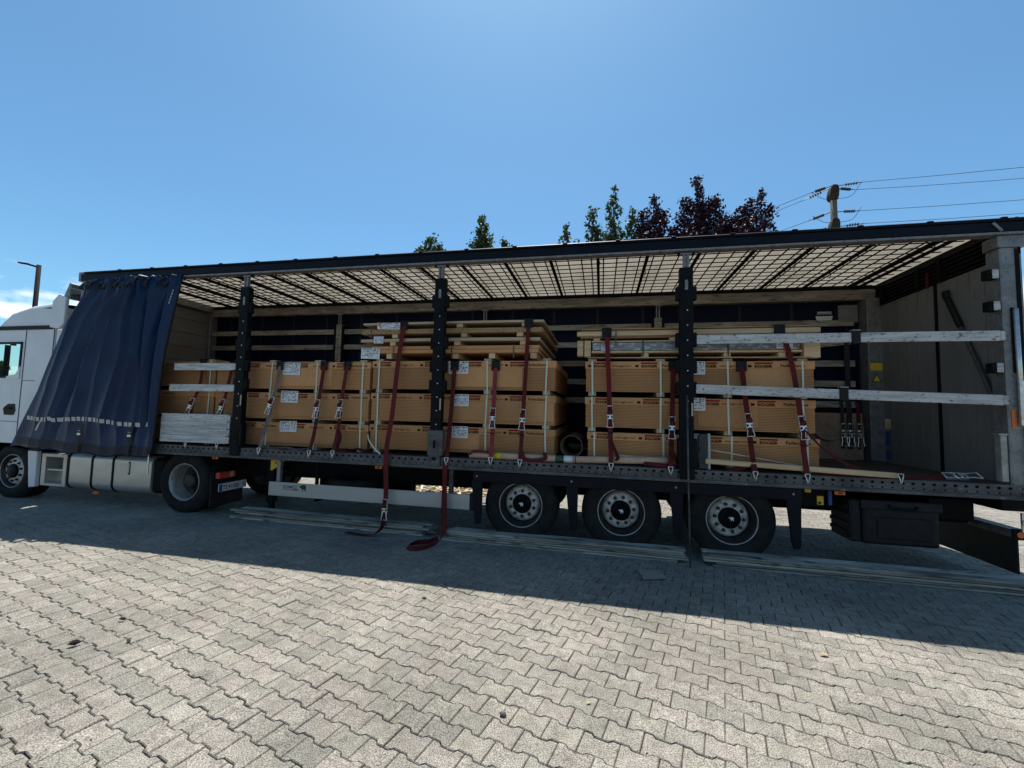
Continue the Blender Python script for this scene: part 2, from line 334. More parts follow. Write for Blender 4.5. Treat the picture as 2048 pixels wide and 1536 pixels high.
for k, c in enumerate(cs):
    a = ang + rng.normal(0, .010); c = c + rng.normal(0, .0009, 2); dz = rng.normal(0, .0016); tx, ty = rng.normal(0, .008, 2)
    if k in near:
        o = bpy.data.objects.new('paver', me_p); COL.objects.link(o); o.parent = pave
        o.location = (c[0], c[1], dz); o.rotation_euler = (tx, ty, a)
    else:
        ca, sa = math.cos(a), math.sin(a)
        v = np.c_[c[0]+base[:, 0]*ca-base[:, 1]*sa, c[1]+base[:, 0]*sa+base[:, 1]*ca, base[:, 2]+dz+base[:, 0]*ty+base[:, 1]*tx]
        n0 = len(allv)*36; allv.append(v); allf += [tuple(n0+q for q in f) for f in pf]
me = bpy.data.meshes.new('paver_field'); me.from_pydata(np.vstack(allv).tolist(), [], allf); me.materials.append(K['paver'])
pfield = obj('paver_field', me, None, pave); pfield['kind'] = 'stuff'

# ------------------------------------------------------------------ semi-trailer
TR = thing('semi_trailer', 'long curtain-sided semi-trailer standing open with white tarpaulin roof and three axles', 'trailer', (7, 1.25, 0))
YF = 2.55
bm = BM(); box(bm, .05, 13.435, .10, 2.46, 1.02, 1.09); obj('cargo_floor', bm, K['floor'], TR)
# perforated side rail (near side): plate with a row of hexagonal holes, a lip under it
def perforated(bm, x0, x1, zc, h, yf, pitch, r, rows=1, sgn=-1):
    n = int((x1-x0)/pitch); p = (x1-x0)/n
    for i in range(n):
        cx = x0+(i+.5)*p
        sq = [(cx-p/2, zc-h/2), (cx, zc-h/2), (cx+p/2, zc-h/2), (cx+p/2, zc+h/2), (cx, zc+h/2), (cx-p/2, zc+h/2)]
        hx = [(cx+r*math.cos(math.radians(t))*1.25, zc+r*math.sin(math.radians(t))) for t in (210, 270, 330, 30, 90, 150)]
        A = [bm.verts.new((x, yf, z)) for x, z in sq]; B = [bm.verts.new((x, yf, z)) for x, z in hx]; D = [bm.verts.new((x, yf+.012, z)) for x, z in hx]
        for k in range(6):
            bm.faces.new((A[k], A[(k+1) % 6], B[(k+1) % 6], B[k])); bm.faces.new((B[k], B[(k+1) % 6], D[(k+1) % 6], D[k]))
bm = BM(); perforated(bm, .05, 13.42, 1.057, .066, -.012, .098, .017); perforated(bm, .10, 13.42, 1.004, .04, -.016, .098, .010)
box(bm, .05, 13.42, -.012, .10, 1.0905, 1.094); box(bm, .05, 13.42, -.032, .10, .938, .983, .006)
obj('side_rail', bm, K['rail'], TR)
bm = BM(); box(bm, .05, 13.42, .004, .10, .985, 1.089); obj('rail_backing', bm, K['chassis'], TR)
bm = BM(); box(bm, .05, 13.42, YF-.08, YF, .94, 1.094, .006); obj('side_rail', bm, K['rail'], TR)
# chassis beams and cross members
for y in (.72, 1.75):
    bm = BM(); box(bm, .6, 13.35, y-.06, y+.06, .93, 1.02); box(bm, 3.3, 13.35, y-.006, y+.006, .60, .93); box(bm, 3.3, 13.35, y-.06, y+.06, .58, .60); obj('chassis_beam', bm, K['chassis'], TR)
for x in np.arange(.8, 13.4, .62):
    bm = BM(); box(bm, x-.03, x+.03, .101, 2.44, .94, 1.015); obj('cross_member', bm, K['chassis'], TR)
# front wall
bm = BM(); box(bm, .02, .10, .03, YF-.03, 1.095, 3.86); obj('front_wall', bm, K['wall'], TR)
bm = BM()
for z in np.arange(1.5, 3.8, .30): box(bm, .10, .106, .05, YF-.05, z, z+.008)
obj('wall_groove', bm, K['rail'], TR)
bm = BM(); box(bm, .0, .20, 2.36, YF, 1.095, 3.80, .01); obj('corner_post', bm, K['galv'], TR)
bm = BM(); box(bm, .0, .20, 0.0, .16, 1.095, 3.84, .01); obj('corner_post', bm, K['galv'], TR)
bm = BM(); box(bm, -.06, .18, -.02, YF, 3.86, 4.03, .015); obj('front_roof_beam', bm, K['galv'], TR)
# roof: near dark rail with lips, far aluminium rail
bm = BM(); prism(bm, [(.0, 0)], 0, 0) if False else None
box(bm, .02, 13.53, -.035, .10, 3.866, 3.985, .012); box(bm, .1, 13.53, -.05, .06, 3.985, 4.018, .01)
roof_rail = obj('roof_rail', bm, K['navy'], TR)
bm = BM(); box(bm, .2, 13.53, -.038, .09, 3.836, 3.864, .004); obj('rail_lip', bm, K['galv'], roof_rail)
for x in np.arange(.9, 13.5, .69):
    bm = BM(); box(bm, x-.03, x+.03, -.058, -.02, 4.004, 4.026, .004); obj('rail_clip', bm, K['black'], roof_rail)
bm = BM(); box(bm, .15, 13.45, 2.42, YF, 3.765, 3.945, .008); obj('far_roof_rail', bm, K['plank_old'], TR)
bm = BM(); box(bm, .05, 13.5, 2.47, YF+.01, 3.947, 4.035, .004); obj('far_roof_edge', bm, K['navy'], TR)
bm = BM(); box(bm, .15, 13.45, 2.40, 2.46, 3.948, 3.975); obj('roof_track', bm, K['chassis'], TR)
# tarpaulin roof, slightly sagging between bows
bm = BM(); bows = [8.92+.685*k for k in range(-12, 7)]; nx, ny = 160, 10; g = []
for i in range(nx+1):
    x = .0+(13.50-.0)*i/nx; k = ((x-8.92)/.685) % 1.0; sag = .012*math.sin(math.pi*k)
    g.append([bm.verts.new((x, -.02+(YF-.0)*j/ny, 4.022-sag+.008*math.sin(math.pi*j/ny))) for j in range(ny+1)])
for i in range(nx):
    for j in range(ny): f = bm.faces.new((g[i][j], g[i+1][j], g[i+1][j+1], g[i][j+1])); f.smooth = True
obj('roof_tarpaulin', bm, K['tarp'], TR)
def bow_mesh(): 
    b = BM(); box(b, -.022, .022, .06, 2.45, 3.965, 3.998, .004); return mesh('roof_bow', b, K['chassis'])
mb = bow_mesh()
for x in bows+[13.2]:
    o = obj('roof_bow', mb, None, TR, Vector((x, 0, 0))-TR.location)
bm = BM(); tube(bm, [(0, .06, 3.99), (0, 1.25, 3.992), (0, 2.45, 3.99)], .010, 5); mc = mesh('roof_cord', bm, K['chassis'])
for b0 in bows:
    for d in (.085, .25, .435, .60):
        if .2 < b0+d < 13.15: obj('roof_cord', mc, None, TR, Vector((b0+d+random.uniform(-.02, .02), 0, random.uniform(-.003, .003)))-TR.location)
for k in range(13):
    y = .16+k*.183; bm = BM(); box(bm, .2, 13.35, y-.011, y+.011, 3.980, 3.988)
    obj('roof_strap', bm, K['chassis'], TR)
# small hooks hanging from the bows
bm = BM(); tube(bm, [(0, 0, 0), (.012, 0, -.03), (.0, 0, -.055), (-.012, 0, -.085)], .006, 5); mh = mesh('roof_hook', bm, K['chassis'])
for k, x in enumerate(bows): obj('roof_hook', mh, None, TR, Vector((x+.02, .55+.5*(k % 3), 3.965))-TR.location)
# far curtain, far posts, far slats
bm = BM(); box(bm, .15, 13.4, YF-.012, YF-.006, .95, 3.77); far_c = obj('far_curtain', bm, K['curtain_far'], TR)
bm = BM()
for x in np.arange(.6, 13.3, .83): box(bm, x-.025, x+.025, YF-.018, YF-.012, .96, 3.76)
obj('curtain_belt', bm, K['hem'], far_c)
def far_post(x):
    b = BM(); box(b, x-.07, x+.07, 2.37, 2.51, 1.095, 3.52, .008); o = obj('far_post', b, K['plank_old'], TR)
    b = BM(); box(b, x-.035, x-.012, 2.38, 2.41, 3.52, 3.76); box(b, x+.012, x+.035, 2.38, 2.41, 3.52, 3.76); box(b, x-.07, x+.07, 2.37, 2.42, 3.735, 3.762); obj('post_head', b, K['galv'], o)
    b = BM()
    for z in np.arange(1.3, 3.5, .105): tube(b, [(x, 2.369, z), (x, 2.364, z)], .013, 6)
    obj('post_hole', b, K['chassis'], o)
    for s in (-1, 1):
        b = BM(); box(b, x+s*.09-.02, x+s*.09+.02, 2.36, 2.50, 1.095, 3.5); obj('slat_pocket', b, K['chassis'], o)
for x in (3.50, 6.72, 9.98): far_post(x)
for x0, x1 in ((.22, 3.39), (3.61, 6.61), (6.83, 9.87), (10.09, 13.1)):
    for z in (3.37, 3.04, 2.685, 2.345, 2.0, 1.135):
        if x0 > 10 and z == 3.04: continue
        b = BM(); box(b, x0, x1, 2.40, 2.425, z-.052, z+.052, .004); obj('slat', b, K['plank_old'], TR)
b = BM(); beam(b, (11.3, 2.40, 2.88), (13.1, 2.40, 3.06), .025, .10, .003); obj('slat', b, K['plank_old'], TR)
# rear frame, louvre, doors
bm = BM(); box(bm, 13.24, 13.46, 2.30, YF, 1.095, 3.76, .01); rfp = obj('rear_post', bm, K['galv'], TR)
P = lambda x, z: (13.24+x, 2.2985, z)
bm = BM(); rect(bm, -.0+.02, .19, 2.56, 2.68, P); obj('yellow_sticker', bm, K['yellow'], rfp)
bm = BM(); f = bm.faces.new([bm.verts.new(P(*q)) for q in ((.03, 2.37), (.18, 2.37), (.105, 2.51))]); tri = obj('warning_triangle', bm, K['inkblack'], rfp)
bm = BM(); f = bm.faces.new([bm.verts.new((13.24+x, 2.2965, z)) for x, z in ((.052, 2.383), (.158, 2.383), (.105, 2.485))]); obj('triangle_face', bm, K['yellow'], rfp)
bm = BM(); box(bm, 13.30, 13.50, .0, .19, 1.0, 3.70, .012); rp = obj('rear_post', bm, K['galv'], TR)
bm = BM(); box(bm, 13.28, 13.55, -.012, .20, 3.70, 3.834, .01); obj('post_head', bm, K['galv'], rp)
bm = BM(); box(bm, 13.36, 13.40, -.012, -.001, 2.3, 3.02, .006); box(bm, 13.43, 13.47, -.006, -.001, 1.1, 3.68); obj('post_slot', bm, K['chassis'], rp)
bm = BM(); tube(bm, [(13.39, -.03, 3.0), (13.40, -.03, 1.75)], .022, 8); box(bm, 13.375, 13.43, -.06, -.013, 1.72, 2.22, .012); obj('lever', bm, K['steel'], rp)
bm = BM(); tube(bm, [(13.44, -.03, 1.7), (13.45, -.04, 1.3), (13.44, -.03, 1.1)], .012, 6); obj('lock_rod', bm, K['steel'], rp)
bm = BM(); box(bm, 13.325, 13.365, -.006, -.001, 1.70, 1.90); obj('orange_sticker', bm, K['orange'], rp)
bm = BM(); box(bm, 13.235, 13.295, .02, .10, 1.12, 1.62, .006); box(bm, 13.22, 13.30, .015, .105, 1.62, 1.64); obj('gate_post', bm, K['rim_soft'], TR)
for z in (3.41, 3.05, 2.36):
    b = BM(); box(b, 13.20, 13.295, .03, .12, z-.055, z+.055, .004); o = obj('slat_pocket', b, K['chassis'], rp)
    b = BM(); box(b, 13.235, 13.296, .012, .028, z-.052, z+.052, .006); obj('pocket_face', b, K['plank'], rp)
for y0, y1 in ((.06, 1.125), (1.155, 2.40)):
    b = BM(); box(b, 13.44, 13.48, y0, y1, 1.0, 3.62); d = obj('rear_door', b, K['door'], TR)
    b = BM()
    for y in np.arange(y0+.14, y1-.05, .2): box(b, 13.436, 13.44, y-.004, y+.004, 1.12, 3.6)
    obj('door_groove', b, K['wall'], d)
b = BM(); box(b, 13.42, 13.475, 1.122, 1.158, 1.0, 3.64); obj('door_seal', b, K['chassis'], TR)
b = BM(); box(b, 13.43, 13.45, 2.36, 2.372, 1.1, 3.70); obj('door_edge', b, K['galv'], TR)
lb = BM(); box(lb, 13.46, 13.49, .0, 2.54, 3.62, 4.04); lou = obj('rear_header', lb, K['chassis'], TR)
for k in range(6):
    b = BM(); box(b, 13.425, 13.46, .08, 2.42, 3.635+k*.056, 3.662+k*.056, .004); obj('louvre_slat', b, K['black'], lou)
for y in (.10, 1.05, 1.45, 2.25):
    b = BM(); box(b, 13.41, 13.462, y-.03, y+.03, 3.62, 3.95); obj('louvre_bracket', b, K['chassis'], lou)
b = BM(); beam(b, (13.22, -.042, 3.97), (13.30, -.042, 3.87), .012, .03, .003); obj('roof_bracket', b, K['galv'], TR)
# door stickers
P = lambda y, z: (13.4385, y, z)
b = BM(); rect(b, 2.16, 2.40, 1.62, 1.78, P); st = obj('warning_sticker', b, K['whiteprint'], TR)
b = BM()
for yc in (2.22, 2.34): b.faces.new([b.verts.new((13.437, *q)) for q in ((yc-.055, 1.63), (yc+.055, 1.63), (yc, 1.77))])
obj('sticker_triangle', b, K['yellow'], st)
b = BM(); rect(b, 2.18, 2.38, 1.36, 1.58, P); obj('blue_sticker', b, K['bluest'], TR)
b = BM(); rect(b, 2.19, 2.33, 1.08+.06, 1.28, P); obj('blue_sticker', b, K['bluest'], TR)
# sticker on the far curtain near the rear
b = BM(); n = 16
b.faces.new([b.verts.new((12.72+.13*math.cos(math.pi+math.pi*k/n), YF-.02, 3.52+.13*math.sin(math.pi+math.pi*k/n))) for k in range(n+1)])
rect(b, 12.61, 12.84, 3.555, 3.565, lambda x, z: (x, YF-.02, z)); rect(b, 12.62, 12.83, 3.58, 3.595, lambda x, z: (x, YF-.02, z))
obj('round_sticker', b, K['whiteprint'], far_c)
b = BM(); box(b, 12.93, 13.22, YF-.03, YF-.02, 3.40, 3.70); obj('curtain_patch', b, K['wall'], far_c)
# near-side sliding posts
def side_post(x, foot):
    b = BM(); prism(b, [(x-.082, 1.42), (x+.082, 1.42), (x+.080, 3.62), (x-.080, 3.62)], -.045, .055, .008)
    o = obj('side_post', b, K['black'], TR)
    b = BM(); box(b, x-.105, x+.115, -.052, .05, 1.12, 1.47, .008); box(b, x-.085, x+.085, -.056, -.02, .975, 1.13, .008); box(b, x-.055, x+.055, -.06, -.05, 1.0, 1.40, .006)
    obj('post_foot', b, K[foot], o)
    b = BM(); box(b, x-.036, x-.013, -.035, .02, 3.615, 3.79, .003); box(b, x+.013, x+.036, -.035, .02, 3.615, 3.79, .003); box(b, x-.075, x+.075, -.03, .03, 3.79, 3.812, .003); box(b, x-.012, x+.012, -.02, .01, 3.63, 3.77)
    hd = obj('post_head', b, K['galv'], o)
    b = BM()
    for s in (-1, 1): lathe(b, [(.001, -.03), (.018, -.03), (.018, .02), (.001, .02)], 10, (x+s*.085, 0, 3.802))
    obj('roller', b, K['chassis'], hd)
    for z in (3.29, 2.70, 2.37, 2.08):
        b = BM(); box(b, x-.125, x+.125, -.035, .045, z-.09, z+.09, .012); obj('slat_pocket', b, K['black'], o)
    b = BM(); box(b, x-.02, x+.02, -.047, -.042, 3.33, 3.46, .004); obj('post_slot', b, K['galv'], o)
    b = BM()
    for z in np.arange(1.55, 3.1, .19): tube(b, [(x+.01, -.044, z), (x+.01, -.048, z)], .008, 8)
    obj('rivet', b, K['steel'], o)
    b = BM(); box(b, x+.052, x+.072, -.05, -.044, 1.75, 1.91); obj('orange_marker', b, K['tanchip'], o)
    b = BM(); box(b, x-.02, x+.02, -.0635, -.058, 1.22, 1.33, .003); box(b, x-.03, x+.03, -.0635, -.058, 1.06, 1.10, .003); obj('foot_latch', b, K['chassis'], o)
for x, f in ((3.46, 'black'), (6.735, 'rail'), (10.02, 'black')): side_post(x, f)
# side guard with maker's print
bm = BM(); prism(bm, [(4.05, .40), (7.24, .40), (7.24, .605), (4.05, .605)], .03, .055, .006); sg = obj('side_guard', bm, K['guard'], TR)
bm = BM(); box(bm, 7.241, 7.30, .028, .06, .39, .62, .006); obj('guard_cap', bm, K['plastic'], sg)
PG = lambda x, z: (x, .0285, z)
bm = BM(); add_text(bm, 'SCHMITZ', 4.30, .525, .058, PG, 1.0, .018)
eleph = [(.0, .03), (.02, .055), (.06, .06), (.09, .052), (.105, .03), (.10, .0), (.10, -.05), (.085, -.05), (.08, -.02), (.05, -.015), (.045, -.05), (.03, -.05), (.03, -.01), (.012, .0), (.0, .01), (-.02, .05), (-.03, .05), (-.012, .02)]
bm.faces.new([bm.verts.new(PG(4.60+a*.95, .535+c*.9)) for a, c in eleph]); obj('lettering', bm, K['inkblack'], sg)
bm = BM(); rect(bm, 4.30, 4.56, .497, .515, PG); obj('red_bar', bm, K['inkred'], sg)
bm = BM(); add_text(bm, 'CARGOBULL', 4.305, .4995, .017, lambda x, z: (x, .0270, z), 1.9, .01); obj('small_lettering', bm, K['whiteprint'], sg)
for x in (4.18, 6.95): 
    bm = BM(); box(bm, x-.03, x+.03, .06, .12, .55, .937, .004); obj('guard_bracket', bm, K['galv'] if x < 5 else K['rail'], TR)
bm = BM(); box(bm, 4.05, 7.2, YF-.05, YF-.02, .40, .60); obj('far_side_guard', bm, K['guard'], TR)
# marker lamps
for x, z in ((5.85, .905), (8.84, .81), (11.7, .9), (3.02, .915)):
    bm = BM(); box(bm, x-.055, x+.055, .045, .065, z-.022, z+.022, .006); lm = obj('side_marker', bm, K['orange'], TR)
    bm = BM(); box(bm, x-.02, x+.02, .038, .0445, z-.008, z+.008); obj('lamp_screw', bm, K['inkblack'], lm)
# yellow plate at the landing gear
bm = BM(); prism(bm, [(3.83, .935), (4.13, .935), (4.0, .82), (3.86, .73), (3.83, .73)], .30, .306); yp = obj('yellow_plate', bm, K['yellow'], TR)
bm = BM(); add_text(bm, 'A', 3.90, .83, .07, lambda x, z: (x, .2985, z), 1, .01); obj('plate_mark', bm, K['inkblack'], yp)
for y in (.42, 2.1):
    bm = BM(); box(bm, 3.72, 3.84, y-.06, y+.06, .22, .95, .006); box(bm, 3.745, 3.815, y-.04, y+.04, .06, .3); box(bm, 3.66, 3.9, y-.13, y+.13, .0, .05, .01); obj('landing_leg', bm, K['chassis'], TR)
bm = BM(); box(bm, 3.76, 3.80, .48, 2.04, .70, .74); obj('landing_strut', bm, K['chassis'], TR)
# pallet box, spare wheel
bm = BM(); box(bm, 4.3, 5.75, 1.2, 2.42, .42, .90, .01); obj('pallet_box', bm, K['chassis'], TR)
bm = BM(); box(bm, 4.25, 5.95, .95, 1.15, .30, .92, .01); obj('pallet_box', bm, K['chassis'], TR)
bm = BM(); lathe(bm, [(.28, -.13), (.46, -.14), (.5, -.09), (.5, .09), (.46, .14), (.28, .13), (.28, -.13)], 36, (5.25, .62, .52), 'z'); obj('spare_wheel', bm, K['rubber'], TR)
bm = BM()
for y in (.3, .62, .94): box(bm, 4.6, 5.95, y-.02, y+.02, .36, .385)
for x in (4.7, 5.85): box(bm, x-.02, x+.02, .25, .98, .30, .36); box(bm, x-.02, x+.02, .25, .29, .36, .94); box(bm, x-.02, x+.02, .94, .98, .36, .94)
obj('spare_carrier', bm, K['chassis'], TR)
bm = BM(); lathe(bm, [(.001, -.4), (.13, -.4), (.15, -.36), (.15, .36), (.13, .4), (.001, .4)], 20, (6.35, 1.2, .78), 'x'); obj('air_tank', bm, K['chassis'], TR)
# mudguard beam and stays
bm = BM(); box(bm, 7.28, 11.3, .02, .05, .79, .93, .006); obj('mudguard_beam', bm, K['navy'], TR)
for x in (7.34, 8.62, 9.90, 11.2):
    bm = BM(); prism(bm, [(x-.075, .80), (x+.085, .80), (x+.075, .26), (x+.045, .23), (x, .23), (x-.02, .30)], .012, .045, .005); fl = obj('mudguard_stay', bm, K['navy'], TR)
    bm = BM(); tube(bm, [(x+.0, .011, .865), (x+.0, .006, .865)], .014, 8); obj('stay_bolt', bm, K['galv'], fl)
# axles and wheels
def tyre_profile(R, wd, ri):
    h = wd/2
    return [(ri, -h+.03), (ri+.03, -h+.005), (R-.10, -h-.005), (R-.045, -h+.006), (R-.012, -h+.03), (R, -h+.055)] + \
           [q for k in range(5) for q in ((R, -h+.055+k*(wd-.11)/5), (R, -h+.055+(k+.78)*(wd-.11)/5), (R-.012, -h+.055+(k+.80)*(wd-.11)/5), (R-.012, -h+.055+(k+.98)*(wd-.11)/5))] + \
           [(R, h-.055), (R-.012, h-.03), (R-.045, h-.006), (R-.10, h+.005), (ri+.03, h-.005), (ri, h-.03), (ri, -h+.03)]
bm = BM(); lathe(bm, tyre_profile(.50, .385, .285), 56); me_tyre = mesh('wheel', bm, K['rubber'])
bm = BM(); lathe(bm, [(.30, -.165), (.293, -.178), (.28, -.172), (.272, -.10), (.255, -.05), (.25, .02), (.23, .025)], 48); me_rim = mesh('rim', bm, K['rim_dark'])
bm = BM(); lathe(bm, [(.301, -.166), (.296, -.181), (.287, -.181), (.283, -.168)], 48); me_ring = mesh('rim_edge', bm, K['rim_soft'])
bm = BM(); lathe(bm, [(.245, .02), (.232, -.025), (.205, -.05), (.13, -.055), (.11, -.055)], 48); me_disc = mesh('wheel_disc', bm, K['rim'])
bm = BM(); lathe(bm, [(.128, -.05), (.128, -.085), (.118, -.10), (.06, -.105), (.055, -.14), (.045, -.15), (.0005, -.152)], 32)
for k in range(10):
    a = 2*math.pi*k/10; tube(bm, [(.093*math.cos(a), -.095, .093*math.sin(a)), (.093*math.cos(a), -.118, .093*math.sin(a))], .012, 6)
me_hub = mesh('hub', bm, K['black'])
bm = BM(); lathe(bm, [(.024, -.05), (.024, -.062), (.017, -.064), (.017, -.085), (.001, -.088)], 8, smooth=False); me_nut = mesh('wheel_nut', bm, K['rim_dark'])
bm = BM(); bm.faces.new([bm.verts.new((a*.45-.018, -.1535, c*.45+.004)) for a, c in eleph]); me_logo = mesh('hub_emblem', bm, K['whiteprint'])
bm = BM(); lathe(bm, [(.001, -.10), (.035, -.10), (.035, 1.5)], 8); 
def wheel(parent, x, y, z, flip=False, rot=0., logo=True):
    wv = obj('wheel', me_tyre, None, parent, Vector((x, y, z))-parent.location)
    wv.rotation_euler = (0, rot, math.pi if flip else 0)
    for nm, md in (('rim', me_rim), ('rim_edge', me_ring), ('wheel_disc', me_disc), ('hub', me_hub)): obj(nm, md, None, wv, (0, 0, 0))
    if not flip:
        for k in range(10):
            a = 2*math.pi*(k+.5)/10; obj('wheel_nut', me_nut, None, wv, (.168*math.cos(a), 0, .168*math.sin(a)))
        if logo: e = obj('hub_emblem', me_logo, None, wv, (0, 0, 0)); e.rotation_euler = (0, -rot, 0)
    return wv
for k, x in enumerate((7.937, 9.247, 10.557)):
    wheel(TR, x, .275, .498, rot=.2*k); wheel(TR, x, 2.275, .498, True)
    bm = BM(); tube(bm, [(x, .4, .498), (x, 2.15, .498)], .065, 12); obj('axle', bm, K['chassis'], TR)
    bm = BM(); box(bm, x-.28, x+.3, .55, .95, .55, .75, .03); box(bm, x-.28, x+.3, 1.6, 2.0, .55, .75, .03); obj('suspension', bm, K['chassis'], TR)
for x in (7.937, 9.247, 10.557):
    for y0, y1 in ((.1, .46), (2.1, 2.46)):
        bm = BM(); pts = [(x+.56*math.cos(math.radians(t)), .498+.56*math.sin(math.radians(t))) for t in range(45, 136, 9)]
        for (xa, za), (xb, zb) in zip(pts, pts[1:]): quad(bm, ((xa, y0, za), (xb, y0, zb), (xb, y1, zb), (xa, y1, za)))
        obj('mudguard', bm, K['plastic'], TR)
# electrics plate and valve box behind the wheels
bm = BM(); box(bm, 11.26, 11.62, .22, .34, .70, .935, .008); vb = obj('valve_box', bm, K['chassis'], TR)
bm = BM(); box(bm, 11.40, 11.47, .205, .2195, .865, .925, .003); obj('yellow_tag', bm, K['yellow'], vb)
bm = BM(); box(bm, 11.53, 11.60, .205, .2195, .725, .83, .003); obj('yellow_tag', bm, K['yellow'], vb)
bm = BM(); tube(bm, [(11.555, .204, .75), (11.555, .199, .75)], .018, 8); obj('tag_hole', bm, K['inkblack'], vb)
bm = BM(); box(bm, 11.66, 11.70, .22, .26, .72, .90, .006); obj('blue_coupling', bm, K['bluest'], TR)
# toolbox
bm = BM(); box(bm, 11.92, 12.67, .05, .55, .345, .83, .04, None, 3); tb = obj('toolbox', bm, K['plastic'], TR)
bm = BM(); box(bm, 11.90, 12.69, .035, .07, .735, .845, .018, None, 2); ld = obj('toolbox_lid', bm, K['plastic'], tb)
bm = BM(); tube(bm, [(12.17, .03, .80), (12.19, .02, .765), (12.42, .02, .755), (12.45, .03, .79)], .014, 8); obj('lid_handle', bm, K['black'], tb)
bm = BM(); box(bm, 12.06, 12.58, .041, .053, .42, .66, .008); obj('toolbox_panel', bm, K['plastic'], tb)
bm = BM(); box(bm, 11.80, 11.915, .06, .5, .36, .84, .02)
for z in (.42, .52, .62, .72): box(bm, 11.78, 11.80, .08, .48, z, z+.05, .01)
obj('toolbox_bracket', bm, K['plastic'], TR)
# rear underrun bar, mudflap, tail
bm = BM(); box(bm, 13.33, 13.45, .06, 2.49, .52, .605, .008); box(bm, 13.32, 13.46, .06, 2.49, .6055, .612); ub = obj('underrun_bar', bm, K['rail'], TR)
bm = BM(); box(bm, 13.31, 13.47, .03, .06, .51, .625, .006); uc = obj('bar_cap', bm, K['chassis'], ub)
bm = BM(); tube(bm, [(13.37, .03, .565), (13.37, .022, .565)], .032, 14); obj('bar_lamp', bm, K['orange'], ub)
bm = BM(); box(bm, 13.345, 13.365, .045, 1.30, .15, .528, .004); obj('mud_flap', bm, K['plastic'], TR)
bm = BM(); box(bm, 13.345, 13.365, 1.5, 2.48, .15, .528, .004); obj('mud_flap', bm, K['plastic'], TR)
bm = BM(); box(bm, 13.27, 13.5, .1, 2.45, .80, .995, .01); obj('rear_beam', bm, K['chassis'], TR)
for y in (.62, 1.85):
    bm = BM(); box(bm, 13.0, 13.3, y-.04, y+.04, .55, .93, .006); obj('underrun_arm', bm, K['chassis'], TR)
bm = BM(); box(bm, 12.75, 13.2, .35, 2.2, .62, .86, .01); obj('rear_locker', bm, K['chassis'], TR)
bm = BM(); lathe(bm, [(.028, -.01), (.028, .01), (.018, .012)], 12, (13.395, -.0, .70)); box(bm, 13.37, 13.42, .0, .02, .60, .80); obj('tail_bracket', bm, K['steel'], TR)

# ------------------------------------------------------------------ tractor unit
TU = thing('truck_tractor', 'white tractor unit of a lorry coupled in front of the trailer behind the blue curtain', 'truck', (-1, 1.25, 0))
prof = [(-.58, .95), (-.58, 3.50), (-.75, 3.52), (-1.25, 3.47), (-1.68, 3.38), (-1.98, 3.16), (-2.3, 2.98), (-2.72, 2.86), (-2.86, 2.0), (-2.9, .95)]
WX0, WX1, WZ0, WZ1 = -2.25, -1.33, 2.16, 2.80
def cab_side(y, ny):
    b = BM()
    zr = lambda x: np.interp(-x, [.58, .75, 1.25, 1.68, 1.98, 2.3, 2.72], [3.40, 3.43, 3.38, 3.28, 3.05, 2.92, 2.85])
    xs = [-.58, -.9, -1.25, WX1, -1.68, -1.98, WX0, -2.5, -2.75]
    v = {}
    def V_(x, z):
        k = (round(x, 3), round(z, 3))
        if k not in v: v[k] = b.verts.new((x, y, z))
        return v[k]
    for a, c in zip(xs, xs[1:]):
        lv = [.98, 1.5, WZ0, WZ1]
        for z0, z1 in zip(lv, lv[1:]):
            if z0 == WZ0 and WX0 <= c and a <= WX1: continue
            b.faces.new((V_(a, z0), V_(c, z0), V_(c, z1), V_(a, z1)))
        b.faces.new((V_(a, WZ1), V_(c, WZ1), V_(c, zr(c)), V_(a, zr(a))))
    return obj('cab_side', b, K['white'], TU)
cab_near = cab_side(.04, -1); cab_side(2.46, 1)
b = BM(); rows = []
for x, z in ((-.58, 3.52), (-.75, 3.55), (-1.25, 3.50), (-1.68, 3.40), (-1.98, 3.17), (-2.3, 3.0), (-2.75, 2.88)):
    dz = .12; rows.append([b.verts.new(q) for q in ((x, .04, z-dz), (x, .055, z-.06), (x, .11, z-.02), (x, .25, z), (x, 1.25, z+.03), (x, 2.25, z), (x, 2.39, z-.02), (x, 2.445, z-.06), (x, 2.46, z-dz))])
for p, q in zip(rows, rows[1:]):
    for j in range(8): f = b.faces.new((p[j], p[j+1], q[j+1], q[j])); f.smooth = True
obj('cab_roof', b, K['white'], TU)
b = BM(); box(b, -.60, -.58, .04, 2.46, .98, 3.45); obj('cab_back', b, K['white'], TU)
b = BM(); box(b, -2.78, -2.75, .04, 2.46, .98, 1.85); obj('cab_front', b, K['white'], TU)
b = BM(); quad(b, ((-2.75, .06, 1.85), (-2.75, 2.44, 1.85), (-2.70, 2.44, 2.85), (-2.70, .06, 2.85))); obj('windscreen', b, K['glass'], TU)
b = BM(); quad(b, ((WX0, .05, WZ0), (WX1, .05, WZ0), (WX1, .05, WZ1), (WX0, .05, WZ1))); wn = obj('side_window', b, K['glass'], TU)
b = BM()
for q in ((WX1-.03, WX1+.012, WZ0, WZ1+.01), (WX0, WX1+.012, WZ1-.03, WZ1+.01), (WX0, WX1, WZ0-.012, WZ0+.025)): box(b, q[0], q[1], .025, .048, q[2], q[3], .004)
obj('window_seal', b, K['plastic'], wn)
b = BM(); prism(b, [(WX1+.013, WZ0-.02), (WX1-.30, WZ0-.02), (WX1-.30, WZ0+.02), (WX1-.08, WZ0+.055), (WX1+.013, WZ0+.2)], .024, .046); obj('window_corner', b, K['white'], wn)
